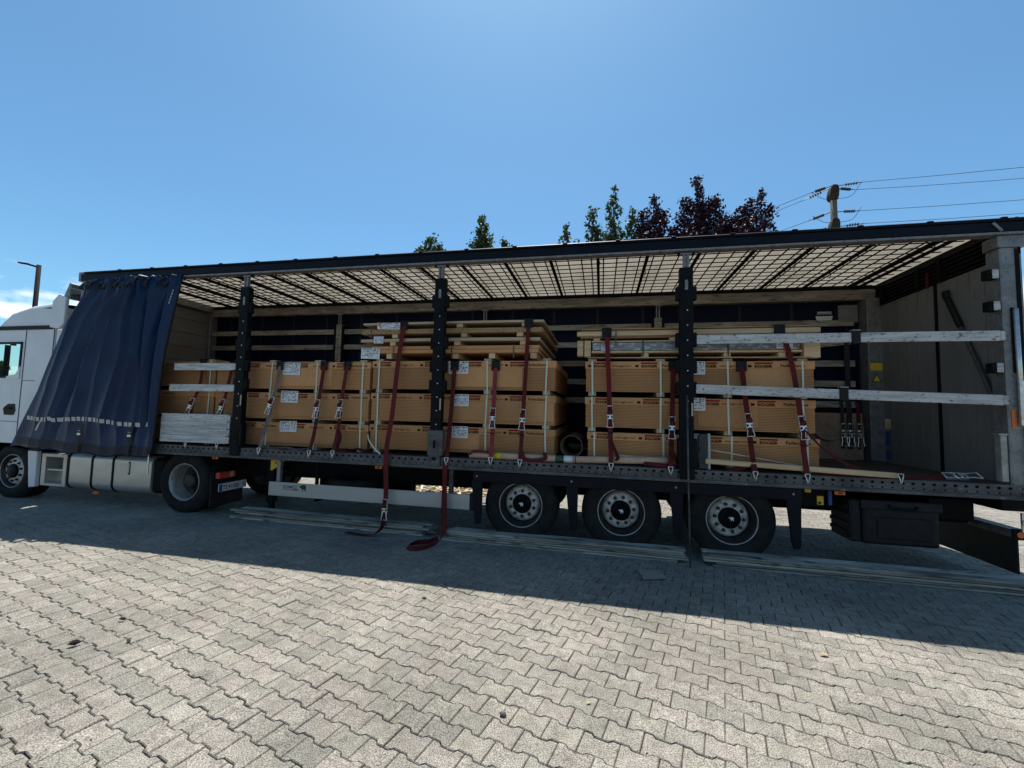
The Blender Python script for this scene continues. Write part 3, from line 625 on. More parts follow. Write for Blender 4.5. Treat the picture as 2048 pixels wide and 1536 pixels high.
# door outline, gutter, handle, side fairing, roof spoiler
b = BM(); box(b, -1.262, -1.25, .034, .0395, 1.15, 3.02); box(b, -2.6, -1.262, .034, .0395, 1.36, 1.368); box(b, -1.25, -.95, .034, .0395, 2.10, 2.108); obj('door_seam', b, K['inkblack'], cab_near)
b = BM(); box(b, -2.6, -.62, .012, .039, 3.03, 3.10, .008); obj('roof_gutter', b, K['plastic'], TU)
b = BM(); prism(b, [(-1.64, 1.60), (-1.60, 1.48), (-1.38, 1.48), (-1.34, 1.56), (-1.37, 1.68), (-1.52, 1.68)], .030, .0385); dh = obj('door_handle', b, K['plastic'], TU)
b = BM(); box(b, -1.58, -1.42, .016, .0295, 1.58, 1.62, .006); obj('handle_grip', b, K['black'], dh)
b = BM(); prism(b, [(-.66, 3.06), (-.44, 3.03), (-.33, 3.12), (-.33, 3.60), (-.50, 3.66), (-.64, 3.54)], .0, .06, .015); obj('side_fairing', b, K['white'], TU)
b = BM(); box(b, -.55, -.32, .04, .12, 1.3, 3.03, .02); obj('side_fairing', b, K['white'], TU)
b = BM(); prism(b, [(-.50, 3.60), (-.34, 3.58), (-.33, 3.86), (-.37, 3.88)], .06, 2.42, .01); obj('roof_spoiler', b, K['galv'], TU)
b = BM(); prism(b, [(-.33, 3.78), (-.05, 3.72), (-.05, 3.66), (-.33, 3.66)], .05, 2.40, .01); obj('spoiler_plate', b, K['rail'], TU)
b = BM(); box(b, -1.9, -1.3, .25, .75, 1.4, 2.2, .06); box(b, -1.55, -1.35, .3, .7, 2.1, 2.42, .05); obj('driver_seat', b, K['seat'], TU)
b = BM(); box(b, -2.7, -.7, .1, 2.4, 1.25, 1.45); box(b, -2.7, -2.3, .1, 2.4, 1.45, 2.02, .05); box(b, -1.2, -.62, .1, 2.4, 1.5, 2.3); obj('cab_interior', b, K['seat'], TU)
b = BM(); box(b, -1.33, -1.2, .1, 2.4, 2.3, 2.42); obj('interior_trim', b, K['greyint'], TU)
b = BM(); box(b, -2.7, -.62, .12, 2.38, 3.0, 3.03); obj('cab_headliner', b, K['greyint'], TU)
# wheel arch, chassis, steps
b = BM(); pts = [(-1.39+.60*math.cos(math.radians(t)), .47+.60*math.sin(math.radians(t))) for t in range(0, 181, 12)]
for (xa, za), (xb, zb) in zip(pts, pts[1:]): quad(b, ((xa, .06, za), (xb, .06, zb), (xb, .55, zb), (xa, .55, za)))
obj('wheel_arch', b, K['plastic'], TU)
b = BM(); prism(b, [(-2.9, .98), (-.6, .98), (-.6, .9), (-.78, .88), (-.80, .70)]+[(-1.39+.59*math.cos(math.radians(t)), .47+.59*math.sin(math.radians(t))) for t in range(24, 157, 12)]+[(-2.0, .70), (-2.9, .6)], .06, .10); obj('arch_trim', b, K['plastic'], TU)
b = BM(); prism(b, [(-.97, .86), (-.74, .86), (-.74, .24), (-.88, .22)], .05, .12, .012); obj('side_skirt', b, K['white'], TU)
for y in (.75, 1.70):
    b = BM(); box(b, -2.7, 3.15, y-.04, y+.04, .68, .90, .005); obj('frame_rail', b, K['chassis'], TU)
b = BM(); box(b, -.6, 3.0, .55, 1.95, .90, .93); obj('catwalk', b, K['chassis'], TU)
b = BM(); lathe(b, [(.001, .02), (.52, .02), (.55, -.03), (.55, -.06), (.001, -.07)], 28, (1.65, 1.22, .93), 'z'); obj('fifth_wheel', b, K['chassis'], TU)
# fuel tank
tp = [(-.0, 0)]
def tank(x0, x1, m, name, inset=0.):
    b = BM(); y0, y1, z0, z1, r = .10+inset, .72, .235+inset, .875-inset, .13; ring = []
    for cy, cz, a0 in ((y0+r, z0+r, 180), (y1-r, z0+r, 270), (y1-r, z1-r, 0), (y0+r, z1-r, 90)):
        for t in range(0, 91, 15): a = math.radians(a0+t); ring.append((cy+r*math.cos(a), cz+r*math.sin(a)))
    n = len(ring); cols = []
    for x, s in ((x0, .93), (x0+.02, .985), (x0+.05, 1), (x1-.05, 1), (x1-.02, .985), (x1, .93)):
        cy, cz = (y0+y1)/2, (z0+z1)/2; cols.append([b.verts.new((x, cy+(p-cy)*s, cz+(q-cz)*s)) for p, q in ring])
    for p, q in zip(cols, cols[1:]):
        for j in range(n): f = b.faces.new((p[j], p[(j+1) % n], q[(j+1) % n], q[j])); f.smooth = True
    b.faces.new(cols[0]); b.faces.new(cols[-1][::-1]); return obj(name, b, K[m], TU)
ft = tank(-.10, 1.70, 'alu', 'fuel_tank')
for x in (-.07, .46, .92):
    tank(x-.045, x+.045, 'plastic', 'tank_strap', -.008)
b = BM(); lathe(b, [(.001, -.06), (.06, -.06), (.065, -.02), (.05, .02)], 14, (1.32, .20, .87), 'z'); obj('tank_cap', b, K['plastic'], ft)
b = BM(); lathe(b, [(.001, .05), (.055, .05), (.055, -.02)], 14, (.72, .25, .875), 'z'); obj('tank_cap', b, K['galv'], ft)
b = BM(); box(b, 1.25, 1.285, .093, .0995, .55, .76); gl = obj('tank_gauge', b, K['plastic'], ft)
b = BM(); box(b, 1.26, 1.275, .0905, .0925, .58, .74); obj('gauge_face', b, K['whiteprint'], ft)
b = BM(); box(b, 1.68, 1.95, .14, .66, .26, .84, .05); obj('battery_box', b, K['chassis'], TU)
# step box with two openings
b = BM()
for q in ((-.69, -.60, .26, .83), (-.19, -.115, .26, .83), (-.60, -.19, .76, .83), (-.60, -.19, .26, .31)): box(b, q[0], q[1], .09, .40, q[2], q[3], .012)
box(b, -.60, -.19, .12, .30, .52, .56, .01); box(b, -.60, -.19, .26, .40, .31, .52); sb = obj('step_box', b, K['alu'], TU)
b = BM(); box(b, -.60, -.19, .31, .42, .311, .76); obj('step_back', b, K['galv'], sb)
b = BM(); box(b, .54, .66, .085, .10, .185, .235, .006); obj('side_marker', b, K['orange'], TU)
# tractor wheels
bm = BM(); lathe(bm, [(.25, -.02), (.243, -.10), (.225, -.135), (.13, -.15), (.11, -.15)], 48); me_df = mesh('wheel_disc', bm, K['rim'])
bm = BM(); lathe(bm, [(.125, -.145), (.125, -.175), (.10, -.19), (.0005, -.195)], 28); me_hf = mesh('hub', bm, K['black'])
wv = obj('wheel', me_tyre, None, TU, Vector((-1.39, .275, .475))-TU.location)
for nm, md in (('rim', me_rim), ('rim_edge', me_ring), ('wheel_disc', me_df), ('hub', me_hf)): obj(nm, md, None, wv, (0, 0, 0))
for k in range(10):
    a = 2*math.pi*(k+.4)/10; obj('wheel_nut', me_nut, None, wv, (.178*math.cos(a), -.09, .178*math.sin(a)))
wheel(TU, -1.39, 2.22, .475, True)
bm = BM(); lathe(bm, tyre_profile(.50, .28, .285), 56); me_t2 = mesh('wheel', bm, K['rubber'])
bm = BM(); lathe(bm, [(.302, -.115), (.296, -.13), (.285, -.125), (.275, -.06), (.262, .0), (.255, .08), (.24, .10)], 48); me_r2 = mesh('rim', bm, K['rim_soft'])
bm = BM(); lathe(bm, [(.245, .08), (.20, .10), (.14, .095), (.12, .095)], 48); me_d2 = mesh('wheel_disc', bm, K['rim_dark'])
bm = BM(); lathe(bm, [(.125, .10), (.125, -.02), (.11, -.05), (.07, -.055), (.001, -.056)], 28); me_h2 = mesh('hub', bm, K['rim_dark'])
for yy in (.24, .58, 1.9, 2.24):
    wv = obj('wheel', me_t2, None, TU, Vector((2.38, yy, .488))-TU.location)
    for nm, md in (('rim', me_r2), ('wheel_disc', me_d2), ('hub', me_h2)): obj(nm, md, None, wv, (0, 0, 0))
    if yy < .3:
        for k in range(10):
            a = 2*math.pi*(k+.3)/10; obj('wheel_nut', me_nut, None, wv, (.165*math.cos(a), .145, .165*math.sin(a)))
b = BM(); tube(b, [(2.38, .3, .488), (2.38, 2.2, .488)], .08, 10); lathe(b, [(.001, -.2), (.2, -.12), (.2, .12), (.001, .2)], 16, (2.38, 1.23, .488)); obj('drive_axle', b, K['chassis'], TU)
pts = [(2.38+.57*math.cos(math.radians(t)), .49+.57*math.sin(math.radians(t))) for t in range(-5, 140, 12)]
for y0, y1 in ((.10, .75), (1.75, 2.4)):
    b = BM()
    for (xa, za), (xb, zb) in zip(pts, pts[1:]): quad(b, ((xa, y0, za), (xb, y0, zb), (xb, y1, zb), (xa, y1, za)))
    obj('drive_mudguard', b, K['plastic'], TU)
b = BM(); box(b, 2.90, 2.93, .10, .72, .12, .62, .006); obj('mud_flap', b, K['plastic'], TU)
# tail lamp and number plate on the tractor's rear
b = BM(); box(b, 2.99, 3.07, .10, .42, .57, .68, .012); tl = obj('tail_lamp', b, K['redlens'], TU)
b = BM(); box(b, 3.068, 3.075, .30, .36, .59, .67); obj('lamp_lens', b, K['tanchip'], tl)
b = BM(); box(b, 2.93, 2.99, .08, 2.4, .56, .70, .006); box(b, 2.96, 3.0, .5, 1.95, .5, .9, .006); obj('rear_crossbar', b, K['chassis'], TU)
b = BM(); box(b, 3.085, 3.095, .08, .62, .375, .500, .004); npl = obj('number_plate', b, K['whiteprint'], TU)
b = BM(); rect(b, .085, .145, .38, .495, lambda x, z: (3.0965, x, z)); obj('plate_band', b, K['bluest'], npl)
b = BM(); add_text(b, 'TE', .155, .402, .098, lambda x, z: (3.0965, x, z), .82, .012); add_text(b, '1000', .305, .402, .098, lambda x, z: (3.0965, x, z), .82, .012); add_text(b, 'VI', .528, .402, .098, lambda x, z: (3.0965, x, z), .82, .012); obj('lettering', b, K['inkblack'], npl)
b = BM(); rect(b, .268, .296, .42, .46, lambda x, z: (3.0965, x, z)); obj('plate_crest', b, K['inkred'], npl)

# ------------------------------------------------------------------ blue side curtain
CT = thing('side_curtain', 'blue tarpaulin side curtain bunched up at the front of the trailer', 'curtain', (1, -.05, .9))
nu, nv = 220, 70
Lz = [(3.86, .26), (3.58, .20), (3.11, -.08), (2.72, -.22), (1.93, -.58), (1.32, -.96), (.94, -1.16), (.86, -1.18)]
def left_x(z): return float(np.interp(z, [q[0] for q in Lz][::-1], [q[1] for q in Lz][::-1]))
CREASE = [  # heights v, positions u, depth towards the viewer, fall-off left and right
    ((0, .2, .6, 1), (.10, .09, .10, .14), (.05, .07, .05, .03), .07, .10),
    ((0, .2, .6, 1), (.30, .24, .20, .22), (.09, .08, .06, .03), .10, .14),
    ((0, .2, .5, 1), (.44, .38, .36, .40), (.08, .10, .08, .03), .09, .16),
    ((0, .15, .6, 1), (.54, .49, .50, .55), (.07, .10, .05, .02), .05, .10),
    ((0, .2, .45, .8, 1), (.55, .60, .67, .62, .66), (.08, .11, .10, .05, .02), .08, .05),
    ((0, .2, .45, .8, 1), (.64, .71, .77, .74, .76), (.11, .14, .11, .06, .02), .05, .05),
    ((0, .3, .7, 1), (.74, .81, .88, .90), (.10, .08, .03, .02), .04, .06),
    ((0, .25, .6, .85, 1), (.84, .865, .90, .92, .93), (-.02, -.13, -.14, -.08, -.02), .035, .03),
    ((0, .25, .6, .85, 1), (.70, .77, .84, .86, .87), (-.02, -.07, -.06, -.03, 0), .025, .03),
    ((0, .3, .7, 1), (.39, .33, .30, .31), (-.03, -.06, -.05, -.01), .05, .03),
    ((0, .5, 1), (.93, .95, .97), (.10, .08, .04), .05, .06)]
def cpoint(u, v, off=0.):
    zt, zb = 3.845, .885 + .02*math.sin(7*u) + (.045*(1-u) if u < .25 else 0)
    z = zt+(zb-zt)*v
    xl = left_x(z); xr = 2.30-.34*v-.02*math.sin(3*v)
    x = xl+(xr-xl)*u
    top = 1-v; amp = .045+.035*math.sin(v*2.2)
    ph = u*2*math.pi
    fold = 0.
    for vs_, us_, am_, wl_, wr_ in CREASE:
        uc = float(np.interp(v, vs_, us_)); d = (u-uc)/(wl_ if u < uc else wr_)
        if abs(d) < 1: fold -= float(np.interp(v, vs_, am_))*1.7*(.55*(1-abs(d))**1.2+.45*(1-abs(d))**3)
    fold += .05*max(0, top-.86)/.14*math.sin(15*ph+2*v) + .025*math.exp(-((v-.92)/.03)**2)*math.sin(4*ph)
    fold += .010*math.sin(9*v+11*u)*math.sin(3*u+2)+.006*math.sin(23*u+13*v)
    # horizontal slack wrinkles near the pocket at the bottom
    fold -= .012*math.exp(-((v-.90-.02*math.sin(9*u))/.018)**2)*(1 if .3 < u < .85 else .3)
    lower = max(0, (v-.80)/.2); fold *= 1-.55*min(1, lower*2)
    y = -.085-.05*math.sin(math.pi*min(1, v*1.1))+fold*(.75 if u < .86 else .55)
    y = min(max(y, -.42), .15 if v > .05 else .02)
    # the bottom edge of each fold line swings sideways
    x += .035*math.sin(5*ph+2)*top*v
    z += .018*math.sin(4*ph)*lower
    return Vector((x, y-off, z))
bm = BM(); g = [[bm.verts.new(cpoint(i/nu, j/nv)) for j in range(nv+1)] for i in range(nu+1)]
for i in range(nu):
    for j in range(nv): f = bm.faces.new((g[i][j], g[i+1][j], g[i+1][j+1], g[i][j+1])); f.smooth = True
cf = obj('curtain_fabric', bm, K['curtain'], CT)
so = cf.modifiers.new('s', 'SOLIDIFY'); so.thickness = .004
# reflective squares just above the hem
bm = BM(); s = .034
quad(bm, ((-s, 0, -s), (s, 0, -s), (s, 0, s), (-s, 0, s))); me_sq = mesh('reflective_patch', bm, K['refl'])
for k in range(30):
    u = .045+k*.031
    vv_ = .815+.012*math.sin(u*9) + (.0 if u > .2 else .004)
    p = cpoint(u, vv_, .008); q = cpoint(u+.012, vv_, .008); r = cpoint(u, vv_+.02, .008)
    ex = (q-p).normalized(); ez = (p-r); ez = (ez-ex*ez.dot(ex)).normalized(); ey = ez.cross(ex)
    o = obj('reflective_patch', me_sq, None, CT, p-CT.location); o.rotation_euler = Matrix((ex, ey, ez)).transposed().to_euler()
for k in range(5):
    p = cpoint(.955, .09+k*.017, .006); o = obj('reflective_patch', me_sq, None, CT, p-CT.location); o.scale = (.4, 1, .5)
# hem, right edge bar, belts with buckles, rolled top loops
bm = BM(); ribbon(bm, [cpoint(i/60, .965, .006) for i in range(2, 61)], .12, Vector((0, 0, 1)), .004); obj('bottom_hem', bm, K['hem'], CT)
bm = BM(); tube(bm, [cpoint(.995, j/20, .01) for j in range(21)], .018, 8); obj('edge_bar', bm, K['hem'], CT)
for u in (.505, .845):
    bm = BM(); P0, P1 = cpoint(u, .83, .025), cpoint(u, .995, .03); ribbon(bm, [P0, (P0+P1)/2-Vector((0, .012, 0)), P1], .06, Vector((1, 0, 0)), .006); bl = obj('buckle_belt', bm, K['blackweb'], CT)
    bm = BM(); c = P0.lerp(P1, .35); box(bm, c.x-.035, c.x+.035, c.y-.035, c.y-.012, c.z-.02, c.z+.02, .005); box(bm, c.x-.03, c.x+.03, c.y-.03, c.y-.012, c.z+.05, c.z+.06, .003); obj('buckle', bm, K['steel'], bl)
bm = BM()
P0 = cpoint(.19, .82, .03); ribbon(bm, smooth_path([P0, P0+Vector((-.05, -.02, -.12)), P0+Vector((-.09, -.01, -.17)), P0+Vector((-.14, .0, -.22))]), .03, Vector((1, 0, .3)), .004); obj('loose_belt', bm, K['refl'], CT)
for k in range(12):
    u = .05+k*.075; p = cpoint(u, .012, .03); bm = BM()
    ribbon(bm, smooth_path([p+Vector((0, .04, .01)), p+Vector((.03, -.02, -.03)), p+Vector((-.04-.05*random.random(), -.03, -.10-.05*random.random())), p+Vector((-.08, .0, -.15))]), .06, Vector((1, 0, .4)), .008)
    obj('curtain_loop', bm, K['hem'], CT)
bm = BM(); box(bm, 1.88, 1.91, -.10, -.08, .62, .93, .004); obj('tension_rod', bm, K['steel'], CT)

# ------------------------------------------------------------------ loose aluminium planks on the near side
def plank(x0, x1, zc0, zc1, label, group, y=-.03, h=.112, m='plank', clamp=None, th=.025):
    b = BM(); beam(b, (x0, y, zc0), (x1, y, zc1), th, h, .004)
    # shallow grooves make the extrusion's ribs
    for d in (-.018, .018): beam(b, (x0+.01, y-th/2-.0012, zc0+d), (x1-.01, y-th/2-.0012, zc1+d), .0022, .004)
    if clamp is None and False: pass
    t = thing('aluminium_plank', label, 'plank', ((x0+x1)/2, y, (zc0+zc1)/2), group)
    obj('slat_body', b, K[m], t)
    if clamp:
        zc = zc0+(zc1-zc0)*(clamp-x0)/(x1-x0); b = BM(); box(b, clamp-.045, clamp+.045, y-.03, y+.03, zc-.075, zc+.072, .008); cl = obj('clamp', b, K['plastic'], t)
        b = BM(); box(b, clamp-.045, clamp+.045, y-.033, y+.033, zc+.073, zc+.09, .004); obj('clamp_head', b, K['galv'], cl)
    b = BM(); box(b, x1, x1+.05, y-.012, y+.018, zc1-h/2+.004, zc1+h/2-.004, .008); obj('end_cap', b, K['plank'], t)
    return t
GP = 'planks slotted between the side posts'
plank(10.14, 13.235, 2.700, 2.705, 'worn upper plank across the open bay right of the third post', GP, clamp=11.86)
plank(10.13, 13.235, 2.085, 2.000, 'worn lower plank sagging across the open bay right of the third post', GP, clamp=11.72)
plank(2.20, 3.33, 2.352, 2.352, 'upper short aluminium plank between the blue curtain and the first post', GP)
plank(2.13, 3.36, 2.012, 2.016, 'short aluminium plank halfway up between the blue curtain and the first post', GP)
for k, nm in enumerate(('lowest', 'second from the bottom', 'third from the bottom', 'topmost')):
    plank(2.02, 3.29, 1.20+.1135*k, 1.203+.1135*k, 'scratched plank, %s of four closed up beside the blue curtain' % nm, GP)
# piles lying on the ground
rp_ = random.Random(4)
for px0, px1, yb0, yb1, nm in ((3.42, 6.66, .12, .06, 'left'), (6.98, 9.98, -.05, -.09, 'middle'), (10.24, 13.45, -.10, -.14, 'right')):
    for k in range(10):
        lay, colm = k % 5, k//5
        z = .012+.0275*lay; dy = .02+.118*colm+rp_.uniform(-.02, .02); dx = rp_.uniform(-.10, .10)
        b = BM(); beam(b, (px0+dx, yb0+dy, z), (px1+dx, yb1+dy+rp_.uniform(-.008, .008), z), .112, .0225, .004)
        if lay == 4:
            for d in (-.03, 0, .03): beam(b, (px0+dx+.01, yb0+dy+d, z+.0122), (px1+dx-.01, yb1+dy+d, z+.0122), .004, .002)
        lab = '%s plank of the %s row in the %s pile on the paving' % (('bottom', 'second', 'third', 'fourth', 'top')[lay], ('front', 'back')[colm], nm)
        tag(obj('aluminium_plank', b, K['plank_pile']), lab, 'plank', 'planks piled on the ground')

# ------------------------------------------------------------------ board packs
def paper_label(parent, x0, x1, z0, z1, y, tilt=0., seed=0):
    c = Vector(((x0+x1)/2, y, (z0+z1)/2)); ca, sa = math.cos(tilt), math.sin(tilt)
    def P(x, z, d=0.): dx, dz = x-c.x, z-c.z; return (c.x+dx*ca-dz*sa, y-d, c.z+dx*sa+dz*ca)
    b = BM(); rect(b, x0, x1, z0, z1, lambda x, z: P(x, z, 0)); lb_ = obj('paper_label', b, K['whiteprint'], parent)
    R_ = random.Random(seed); W_, H_ = x1-x0, z1-z0; b = BM(); Q = lambda x, z: P(x0+x*W_, z0+z*H_, .0015)
    x = .06
    while x < .55:
        ww = R_.uniform(.008, .022); rect(b, x, x+ww, .84, .96, Q); x += ww+R_.uniform(.008, .018)
    rect(b, .66, .80, .86, .95, Q); rect(b, .86, .95, .86, .95, Q)
    for row in range(6):
        z = .72-row*.115; x = .05+R_.uniform(0, .04)
        while x < .9:
            ww = R_.uniform(.03, .14)
            if R_.random() < .72: rect(b, x, min(x+ww, .95), z, z+(.07 if R_.random() < .3 else .045), Q)
            x += ww+R_.uniform(.02, .06)
    obj('label_print', b, K['inkblack'], lb_); return lb_
SQ = 1.0
def print_lid(parent, x0, x1, zb, zt, y, items, k=1.):
    Pm = lambda x, z: (x, y, z); h = zt-zb
    for kind, x in items:
        bi = BM()
        if kind == 'E':
            s = h*.50; wl = text_w('EGGER', s, 1.34, .045); off = .075
            rect(bi, x, x+.042, zb+.2*h, zb+.52*h, Pm); add_text(bi, 'EGGER', x+off, zb+.18*h, s, Pm, 1.34, .045)
            br = BM(); rect(br, x+off, x+off+wl, zb+.64*h, zb+.85*h, Pm); obj('red_bar', br, K['inkred'], parent)
        elif kind == 'w': add_text(bi, 'www.egger.com', x, zb+.26*h, h*.40, Pm, 1.0, .008)
        else: add_text(bi, 'PerfectSense', x, zb+.24*h, h*.54, Pm, 1.0, .02)
        obj('lettering', bi, K['inkbrown'], parent)
def pack(x0, x1, z0, z1, label, group, items, bands, label_rect=None, lab_tilt=0., nb=17, sheet_bands=True, top_bat=False, gap=.06, y0=.22, seed=0, front=()):
    y1 = 2.29; t = thing('board_pack', label, 'board pack', ((x0+x1)/2, (y0+y1)/2, z0-gap), group); R_ = random.Random(seed)
    lid = .098; zt = z1; b = BM(); zz = z0; top = z1-lid+.012; h = (top-z0)/nb
    for k in range(nb):
        jy, jx = R_.uniform(-.0035, .002), R_.uniform(-.003, .003)
        box(b, x0+.01+jx, x1-.01+jx, y0+.006+jy, y1-.006, z0+k*h, z0+(k+.79)*h)
    st_ = obj('board_sheet', b, K['board'], t); st_['kind'] = 'stuff'
    b = BM(); box(b, x0+.018, x1-.018, y0+.016, y1-.016, z0, top); obj('board_core', b, K['core'], t)
    b = BM(); box(b, x0-.003, x1+.003, y0-.004, y1+.004, z1-lid, z1, .004); ld_ = obj('cardboard_lid', b, K['card'], t)
    for fx0, fx1 in front:
        b = BM(); box(b, fx0, fx1, y0-.001, y0+.004, z0+.045, z1-lid-.001, .002); obj('front_sheet', b, K['card'], t)
    jx = R_.uniform(-.025, .025); items = [(a, x+jx+R_.uniform(-.006, .006)) for a, x in items]
    print_lid(ld_, x0, x1, z1-lid, z1, y0-.0058, items)
    for bx in bands:
        b = BM(); box(b, bx-.05, bx+.05, y0+.01, y1-.01, z0-gap, z0-.002, .003); obj('bearer', b, K['oldpine'], t)
        tl_ = R_.uniform(-.02, .02)
        b = BM(); ribbon(b, [Vector((bx+tl_, y1+.006, z1)), Vector((bx+tl_, 1, z1+.004)), Vector((bx+tl_*.3, y0-.007, z1+.003)), Vector((bx, y0-.0085, (z0+z1)/2)), Vector((bx-tl_*.5, y0-.0075, z0-gap+.01))], .022, Vector((1, 0, 0)), .0015); obj('strapping_band', b, K['band'], t)
    if top_bat:
        for bx in bands:
            b = BM(); box(b, bx-.055, bx+.055, y0-.002, y1-.01, z1+.002, z1+.034, .003); obj('top_batten', b, K['oldpine'], t)
    if label_rect: paper_label(t, *label_rect, y0-.012, lab_tilt, seed)
    return t
G1 = 'wrapped board packs stacked three high'
FR = {1: (((3.75, 5.1),), ((3.95, 5.54),), ((3.9, 4.9),)), 2: (((6.8, 7.3),), ((6.7, 8.35),), ((6.9, 7.9),)), 3: ((), ((10.2, 10.9),), ((10.75, 11.3),))}
tiers = ((1.155, 1.515), (1.575, 1.985), (2.050, 2.468)); tn = ('bottom', 'middle', 'top')
BI = [('E', 3.33), ('P', 3.72), ('E', 4.22), ('w', 4.58), ('E', 4.93), ('P', 5.25)]
CI = [('E', 5.62), ('w', 6.0), ('E', 6.37), ('P', 6.68), ('E', 7.03), ('w', 7.38), ('E', 7.66), ('P', 7.985)]
DI = [('E', 8.81), ('w', 9.13), ('E', 9.43), ('P', 9.77), ('E', 10.16), ('w', 10.47), ('E', 10.80), ('P', 11.17)]
AI = [('E', .5), ('w', .9), ('E', 1.3), ('P', 1.7)]
for k, (z0, z1) in enumerate(tiers):
    pack(.35, 2.74, z0, z1, '%s cardboard-capped board pack partly hidden by the blue curtain, front stack of four' % tn[k], G1, AI, (1.0, 2.64), seed=40+k, top_bat=k == 2)
    pack(2.76, 5.555, z0-.02, z1-.018, '%s cardboard-capped board pack in the stack just right of the first post' % tn[k], G1, BI, (3.82-.02*(2-k), 4.64, 5.43), ((4.03, 4.34, 2.268-.018, 2.462-.018), (4.02, 4.33, 1.812, 1.995), (4.03, 4.335, 1.355, 1.522))[2-k], .02-.03*k, seed=10+k, top_bat=k == 2, nb=(14, 16, 16)[k], front=FR[1][k])
    pack(5.585, 8.372, z0, z1, '%s cardboard-capped board pack in the stack crossed by the middle post' % tn[k], G1, CI, (5.70, 7.39, 8.24), ((6.81, 7.11, 2.28, 2.46), (6.85, 7.13, 1.815, 1.985), (6.89, 7.13, 1.36, 1.525))[2-k], .0, seed=20+k, top_bat=k == 2, nb=(14, 16, 16)[k], front=FR[2][k])
    dx = (.035, 0, 0)[k]
    pack(8.772+dx, 11.545+dx, z0, z1-.01, '%s cardboard-capped board pack in the stack crossed by the third post' % tn[k], G1, [(a, x+dx) for a, x in DI], (8.865+dx, 9.745+dx, 10.56+dx, 11.41+dx), ((10.06, 10.29, 2.285, 2.455), (10.06, 10.29, 1.82, 1.985), (10.10, 10.285, 1.365, 1.525))[2-k], 0, seed=30+k, top_bat=k == 2, nb=(14, 16, 16)[k], front=FR[3][k])
# small label on the top right pack, tail label on D
# slipped bundles above the third stack
G2 = 'thin board bundles on top of the third stack'
def bundle(x0, x1, z0, z1, n, m, label, bearers, bz, y0=.20, y1=2.26, sh=0., lab=None, seed=0, bands=(), bandm='gband', bow=.0):
    t = thing('board_bundle', label, 'board bundle', ((x0+x1)/2, 1.2, bz), G2); R_ = random.Random(seed); h = (z1-z0)/n
    for k in range(n):
        b = BM(); jx = R_.uniform(-.012, .012)+sh*k; nx_ = 14; lo_, hi_ = z0+k*h, z0+(k+.9)*h
        rws = []
        for i in range(nx_+1):
            x = x0+jx+(x1-x0)*i/nx_; dz = bow*(2*i/nx_-1)**2*(-1)
            rws.append([b.verts.new((x, yy, zz+dz)) for yy, zz in ((y0, lo_), (y0, hi_), (y1, hi_), (y1, lo_))])
        for p, q in zip(rws, rws[1:]):
            for j in range(4): b.faces.new((p[j], p[(j+1) % 4], q[(j+1) % 4], q[j]))
        b.faces.new(rws[0]); b.faces.new(rws[-1][::-1]); obj('board', b, K[m], t)
    for bx in bearers: 
        b = BM(); box(b, bx-.045, bx+.045, y0+.02, y1-.02, bz, z0-.003, .003); obj('bearer', b, K['pine'], t)
    for bx in bands:
        b = BM(); ribbon(b, [Vector((bx, y1+.004, z1+.004)), Vector((bx, 1.2, z1+.005)), Vector((bx, y0-.005, z1+.003)), Vector((bx, y0-.006, (z0+z1)/2)), Vector((bx, y0-.004, bz))], .016, Vector((1, 0, 0)), .0015); obj('strapping_band', b, K[bandm], t)
    if lab: paper_label(t, *lab, y0-.008, -.03, seed)
    return t
bundle(5.56, 8.13, 2.585, 2.693, 2, 'card', 'cardboard-wrapped board bundle, lowest of the four slipped above the middle stack', (5.85, 6.9, 7.45, 8.05), 2.505, seed=1, lab=(5.40, 5.71, 2.50, 2.665), bands=(5.93, 6.85, 7.77))
bundle(5.37, 8.13, 2.765, 2.808, 2, 'pale', 'thin pale board bundle resting on the cardboard-wrapped bundle above the middle stack', (5.90, 6.92, 7.9), 2.698, seed=2, lab=(5.60, 5.76, 2.735, 2.845), bow=.01)
bundle(5.40, 8.18, 2.880, 2.948, 3, 'chip', 'thick brown chipboard bundle, third up of the four above the middle stack', (5.93, 7.02, 7.85), 2.818, seed=3, bands=(5.55,), bow=.006)
bundle(5.42, 8.20, 3.022, 3.052, 2, 'pale', 'thin board bundle with an orange-cornered label, topmost above the middle stack', (6.95, 7.92), 2.96, seed=4, lab=(5.65, 6.08, 2.945, 3.045), bow=.006)
for o in COL.objects:
    if o.name.startswith('board_bundle') and 'orange' in o.get('label', ''):
        b = BM(); tube(b, [(5.685, .187, 3.025), (5.685, .183, 3.025)], .025, 12); obj('orange_dot', b, K['orange'], o)
# timber-framed packs above the right stack
G3 = 'timber-framed packs on the right stack'
t = thing('framed_pack', 'grey film-wrapped pack with raw timber end blocks on the right stack', 'pack', (10.15, 1.2, 2.50), G3)
b = BM(); box(b, 8.86, 11.36, .205, 2.25, 2.60, 2.715, .008); obj('film_wrap', b, K['foil'], t)
b = BM(); box(b, 8.85, 11.40, .19, 2.26, 2.572, 2.597, .003); obj('base_board', b, K['pine'], t)
b = BM(); box(b, 8.85, 11.40, .19, 2.26, 2.718, 2.735, .003); obj('top_board', b, K['pine'], t)
for x0, x1, z0 in ((8.66, 8.74, 2.53), (8.755, 8.84, 2.52), (11.42, 11.60, 2.50)):
    b = BM(); box(b, x0, x1, .19, .30, z0, 2.74, .004); obj('end_block', b, K['pine'], t)
for x in (9.55, 10.55, 11.38-.2): 
    b = BM(); box(b, x-.04, x+.04, .2, 2.25, 2.512, 2.570, .003); obj('bearer', b, K['pine'], t)
for xs_ in ((8.8, 9.95), (10.1, 11.5)):
    b = BM(); box(b, xs_[0], xs_[1], .19, .33, 2.503, 2.511); obj('packing_strip', b, K['pale'], t)
